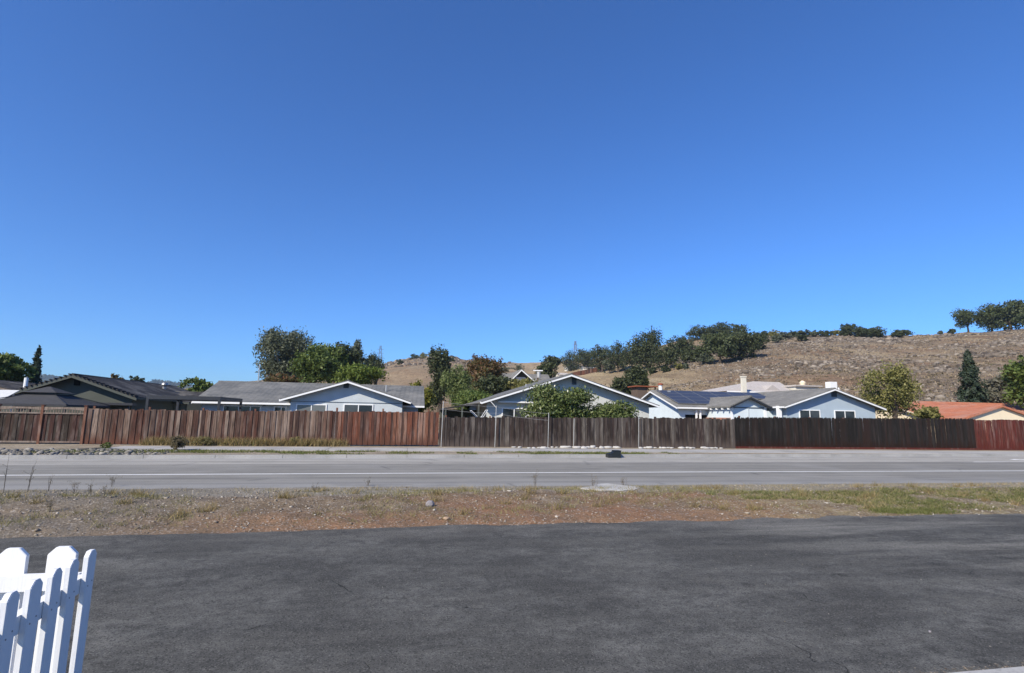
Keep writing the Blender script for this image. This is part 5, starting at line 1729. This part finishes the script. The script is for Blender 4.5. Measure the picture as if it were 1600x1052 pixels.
# single stones: row at the foot of the dark fence
rock_me = []
for k in range(4):
    o = rocks('stone', np.zeros((1, 3)), [1.0], 'rock_white', np.random.default_rng(300 + k), 0.7)
    me = o.data
    bpy.data.objects.remove(o)
    sub = me
    rock_me.append(sub)
spots = [803, 811, 826, 834, 842, 848, 853, 862, 870, 877, 884, 889, 895, 900, 906, 912, 918, 925, 932, 939, 946, 958, 963, 1000, 1004, 1011, 1018, 1024, 1032, 1040, 1048, 1053, 1060, 1068, 1075, 1082, 1090, 1094, 1102, 1110, 1118]
for i, px in enumerate(spots):
    p = PZ(px, 699.5 + random.uniform(0, 1.6), 0.10)
    o = link('stone', rock_me[i % 4], None, None, (p.x, min(p.y, 29.1) - random.uniform(0, 0.15), 0.13))
    k = random.uniform(0.08, 0.15) * (1.5 if px in (884, 918, 963) else 1)
    o.scale = (k * random.uniform(1, 1.9), k, k * random.uniform(0.7, 1.0))
    o.rotation_euler = (0, 0, random.uniform(-0.5, 0.5))
    tag(o, 'pale stone in the row along the foot of the dark fence', 'stone', 'pale stones along the dark fence')


def big_rock(label, px, py, w, h, mat, seed, z=None):
    p = PZ(px, py, 0.05)
    zz = float(verge_z(np.array(p.x), np.array(p.y)))
    rng = np.random.default_rng(seed)
    import bmesh
    bm = bmesh.new()
    bmesh.ops.create_icosphere(bm, subdivisions=3, radius=1)
    for v in bm.verts:
        d = v.co.normalized()
        k = 1 + 0.22 * float(fbm(d.x * 1.7 + seed, d.y * 1.7 + d.z * 1.3, 3)) + 0.05 * float(fbm(d.x * 6 + seed, d.z * 6 + d.y * 4, 2))
        v.co = Vector((d.x * w * k, d.y * w * 0.7 * k, d.z * h * k))
    me = bpy.data.meshes.new('rock'); bm.to_mesh(me); bm.free()
    o = link('rock', me, mat, None, (p.x, p.y, zz + h * 0.55))
    o.rotation_euler = (0, 0.15, 0.5)
    return tag(o, label, 'rock', 'rocks lying on the verge')


big_rock('grey rock lying in the middle of the dirt verge', 672, 794, 0.10, 0.07, 'rock_verge', 3)
big_rock('tan flat rock near the driveway edge', 698, 810, 0.065, 0.035, 'rock_tan', 5)
big_rock('small pale stone at the driveway edge below the tan rock', 729, 820, 0.022, 0.016, 'rock_white', 6)
o = big_rock('small pale stone on the dark driveway at the lower right', 1453, 988, 0.014, 0.010, 'rock_verge', 9)
o.location = (PZ(1453, 989, 0).x, PZ(1453, 989, 0).y, 0.009)

# white dried tuft beside the grey rock, brush by the road, weeds
def stalks(name, label, cat, p, n, h, spread, mat, seed, group=None, r=0.003, twig=3):
    rng = np.random.default_rng(seed)
    t = thing(name, label, cat, p, group)
    m = MB()
    tips = []
    for i in range(n):
        a = rng.uniform(0, 2 * pi); l = h * rng.uniform(0.6, 1.0); s = spread * rng.random()
        b = Vector(p) + Vector((rng.normal(0, 0.012), rng.normal(0, 0.012), -0.02))
        e = b + Vector((cos(a) * s, sin(a) * s, l))
        mid = b.lerp(e, 0.5) + Vector((rng.normal(0, 0.1 * s + 0.005), rng.normal(0, 0.1 * s + 0.005), 0))
        m.tube([b, mid, e], [r, r * 0.8, r * 0.4], 4)
        for k in range(twig):
            q = b.lerp(e, rng.uniform(0.4, 0.95)); d = Vector(rng.normal(0, 1, 3)) * 0.12 * l; d.z = abs(d.z)
            m.tube([q, q + d], [r * 0.6, r * 0.3], 3)
            tips.append(tuple(q + d - Vector(p)))
    m.build('stem', mat, t)
    T = np.repeat(np.array(tips), 5, 0) + rng.normal(0, 0.014, (len(tips) * 5, 3))
    V, F = leaves(T, np.tile([[0, 0, 1.0]], (len(T), 1)), 0.010, 0.5, 1.0, rng)
    npmesh('seed_head', V, F, 'brush_brown', t, p)
    return t


def at_verge(px, py):
    p = PZ(px, py, 0.03)
    return (p.x, p.y, float(verge_z(np.array(p.x), np.array(p.y))))


p = at_verge(6, 772); stalks('dead_stalk', 'tall dark dead stalk nearest the left edge of the roadside', 'weed', p, 2, 0.82, 0.03, 'dry_stem', 1, 'dead stalks by the road', 0.006, 2)
p = at_verge(43, 770); stalks('dead_stalk', 'tallest dark dead stalk second from the left edge', 'weed', p, 3, 0.74, 0.10, 'dry_stem', 2, 'dead stalks by the road', 0.006, 3)
p = at_verge(76, 766); stalks('dead_stalk', 'thin dead stalk third from the left edge', 'weed', p, 3, 0.50, 0.06, 'dry_stem', 3, 'dead stalks by the road', 0.005, 3)
for i, (px, py, h, lab) in enumerate(((116, 768, 0.30, 'pale bent straw weed right of the dead stalks'), (140, 778, 0.3, 'low brown weed clump left of the verge middle'), (836, 764, 0.48, 'tall branching dry weed at the road edge near the centre'), (928, 764, 0.34, 'branching dry weed left of the concrete pad'),
                                (975, 757, 0.26, 'dry weed rising behind the concrete pad'), (575, 757, 0.2, 'small dry weed on the road edge left of centre'), (492, 768, 0.22, 'low dry weed at the road edge above the verge'), (78, 805, 0.28, 'dry weed low on the verge at the left'), (160, 792, 0.24, 'dry weed clump beside the left verge grass'), (175, 758, 0.3, 'wispy dry weed against the road at the left'))):
    stalks('dry_weed', lab, 'weed', at_verge(px, py), 7, h, 0.12, 'dry_stem' if i != 0 else 'rail_wood', 20 + i, 'dry weeds on the verge', 0.003)


def bush(label, px, py, w, h, leaf, n, seed, size, name='brush'):
    p = PZ(px, py, 0.10)
    return put_tree(name, label, (p.x, p.y, 0.10), w, w * 0.8, h * 0.55, h * 0.55, leaf, n, size, seed, nl=14, lob=0.4, trunk_r=0.02, cat='bush', aspect=0.2, spread=1.0, inner=0.4)


bush('round brown dry bush on the far strip before brown fence', 276, 704, 0.36, 0.52, 'brush_brown', 4000, 61, 0.045)
bush('small green weed bush among the rubble at the left', 166, 702, 0.20, 0.26, 'leaf_green', 900, 62, 0.04)
bush('dry green weed clump at the foot of the brown fence', 318, 697, 0.40, 0.42, 'grass_dry', 1800, 63, 0.045)
bush('tall straw weed clump before the blue gable window', 460, 697, 0.36, 0.42, 'grass_dry', 1600, 64, 0.045)
p = PZ(492, 696, 0.1)
t = thing('dead_branch', 'fallen dark branch leaning at the foot of the brown fence', 'branch', (p.x, p.y, 0.1))
MB().tube([(p.x - .35, p.y, 0.12), (p.x, p.y - .05, 0.22), (p.x + .3, p.y - .02, 0.33)], [0.03, 0.025, 0.012], 6).build('limb', 'dry_stem', t)
MB().tube([(p.x - .3, p.y - .05, 0.11), (p.x + .3, p.y - .1, 0.12)], [0.02, 0.012], 6).build('twig', 'dry_stem', t)

# ---- black plastic box in the gutter
p = PZ(952, 714, 0.0)
p.y = kerb_v(p.x) - 0.42
w = 0.60
t = thing('black_box', 'black plastic box lying in the gutter by the far kerb', 'box', (p.x, p.y, 0.0))
y0 = p.y
poly = [(p.x - w / 2, y0, 0.012), (p.x + w / 2, y0, 0.012), (p.x + w / 2, y0, 0.30), (p.x + 0.02, y0, 0.30), (p.x - 0.10, y0, 0.21), (p.x - w / 2, y0, 0.18)]
MB().prism(poly, (0, 0.36, 0)).build('body', 'black_plastic', t)
MB().box(p.x + 0.0, p.x + w / 2 + 0.02, y0 - 0.02, y0 + 0.38, 0.303, 0.33).build('lid', 'black_plastic', t)
MB().box(p.x - w / 2 + 0.05, p.x - 0.12, y0 - 0.012, y0 - 0.002, 0.05, 0.14).build('side_panel', 'metal_dark', t)

# ---- concrete pad; dark blocks on it paint the shade of its slots
q = [PZ(px, py, 0.05) for px, py in ((908, 766), (985, 770), (1000, 764), (945, 758))]
t = thing('drain_pad', 'pale concrete drain pad at the road edge right of centre', 'drain', (q[0].x, q[0].y, 0.0))
ctr = sum(q, Vector()) / 4
V = []
for i in range(4):
    a, b = q[i], q[(i + 1) % 4]
    for f in (0.15, 0.4, 0.65, 0.9):
        V.append(a.lerp(b, f) + (a.lerp(b, f) - ctr) * random.uniform(0.02, 0.12))
MB().prism([(v.x, v.y, -0.03) for v in V], (0, 0, 0.122)).build('slab', 'pad', t)
for px, py in ((951, 768.6), (979, 766.6)):
    p = PZ(px, py, 0.094)
    MB().box(p.x - 0.07, p.x + 0.07, p.y - 0.03, p.y + 0.03, 0.085, 0.0955).build('slot', 'hole_shade', t)

# ================================================================== WHITE PICKET FENCE, lower left
PH = 1.15
t = thing('picket_fence', 'white wooden picket fence corner at the lower left', 'fence', (-1.4, 2.95, 0.0))


def picket(name, w, th):
    e = w * 0.28
    prof = [(-w / 2, 0), (w / 2, 0), (w / 2, PH - e), (w / 2 - e, PH), (-w / 2 + e, PH), (-w / 2, PH - e)]
    m = MB().prism([(a, 0, z) for a, z in prof], (0, th, 0))
    import bmesh
    me = bpy.data.meshes.new(name); me.from_pydata(m.v, [], m.f); me.update()
    bm = bmesh.new(); bm.from_mesh(me)
    bmesh.ops.recalc_face_normals(bm, faces=bm.faces)
    bmesh.ops.bevel(bm, geom=[e_ for e_ in bm.edges], offset=0.0022, segments=2, affect='EDGES')
    bm.to_mesh(me); bm.free()
    me.materials.append(MATS['picket_white'])
    return me


pf = picket('picket', 0.120, 0.022)
ps = picket('picket', 0.076, 0.022)
for i in range(14):                          # run along the road side, its faces lit
    o = bpy.data.objects.new('picket', pf); COL.objects.link(o); o.parent = t
    o.location = Vector((-1.565 - i * 0.2, 2.956, 0.005)) - WL[t]
    o.rotation_euler = (radians(random.gauss(0, 0.3)), radians(random.gauss(0, 0.4)), radians(random.gauss(0, 0.6)))
for i in range(12):                          # run towards the camera, its faces in shade
    o = bpy.data.objects.new('picket', ps); COL.objects.link(o); o.parent = t
    o.location = Vector((-1.402 + i * 0.0150, 2.885 - i * 0.148, 0.005)) - WL[t]
    o.rotation_euler = (0, radians(random.gauss(0, 0.4)), radians(95.8 + random.gauss(0, 0.8)))
nail_me = bpy.data.meshes.new('nail')
mm = MB().tube([(0, -0.0015, 0), (0, 0.006, 0)], 0.0032, 8)
nail_me.from_pydata(mm.v, [], mm.f); nail_me.update(); nail_me.materials.append(MATS['metal_vent'])
for o in [c for c in t.children if c.name.startswith('picket')]:
    side = abs(o.rotation_euler.z) > 1
    for z in (0.25, 1.005):
        for dx in (-0.018, 0.018):
            nl_ = bpy.data.objects.new('nail', nail_me); COL.objects.link(nl_); nl_.parent = o
            nl_.location = (dx, 0.0, z + dx * 0.4)
for z in (0.22, 0.975):
    MB().box(-4.6, -1.468, 2.915, 2.953, z, z + 0.068).build('rail', 'picket_white', t)
    MB().prism([(-1.464, 2.910, z + 0.002), (-1.427, 2.910, z + 0.002), (-1.427, 2.910, z + 0.068), (-1.464, 2.910, z + 0.068)], (0.1935, -1.91, 0)).build('rail', 'picket_white', t)

# ------------------------------------------------------------------ air
bx = MB().box(-3040, 3040, -3040, 3040, -1.2, 190)
hz = bx.build('haze', None)
hk = bpy.data.materials.new('air')
hk.use_nodes = True
hk.node_tree.nodes.remove(hk.node_tree.nodes['Principled BSDF'])
vol = hk.node_tree.nodes.new('ShaderNodeVolumePrincipled')
vol.inputs['Color'].default_value = (0.70, 0.86, 1.0, 1)
vol.inputs['Density'].default_value = 0.00016
vol.inputs['Anisotropy'].default_value = 0.2
hk.node_tree.links.new(vol.outputs[0], hk.node_tree.nodes['Material Output'].inputs['Volume'])
hz.data.materials.append(hk)
stuff(hz, 'thin blue daylight haze over the whole place', 'haze')
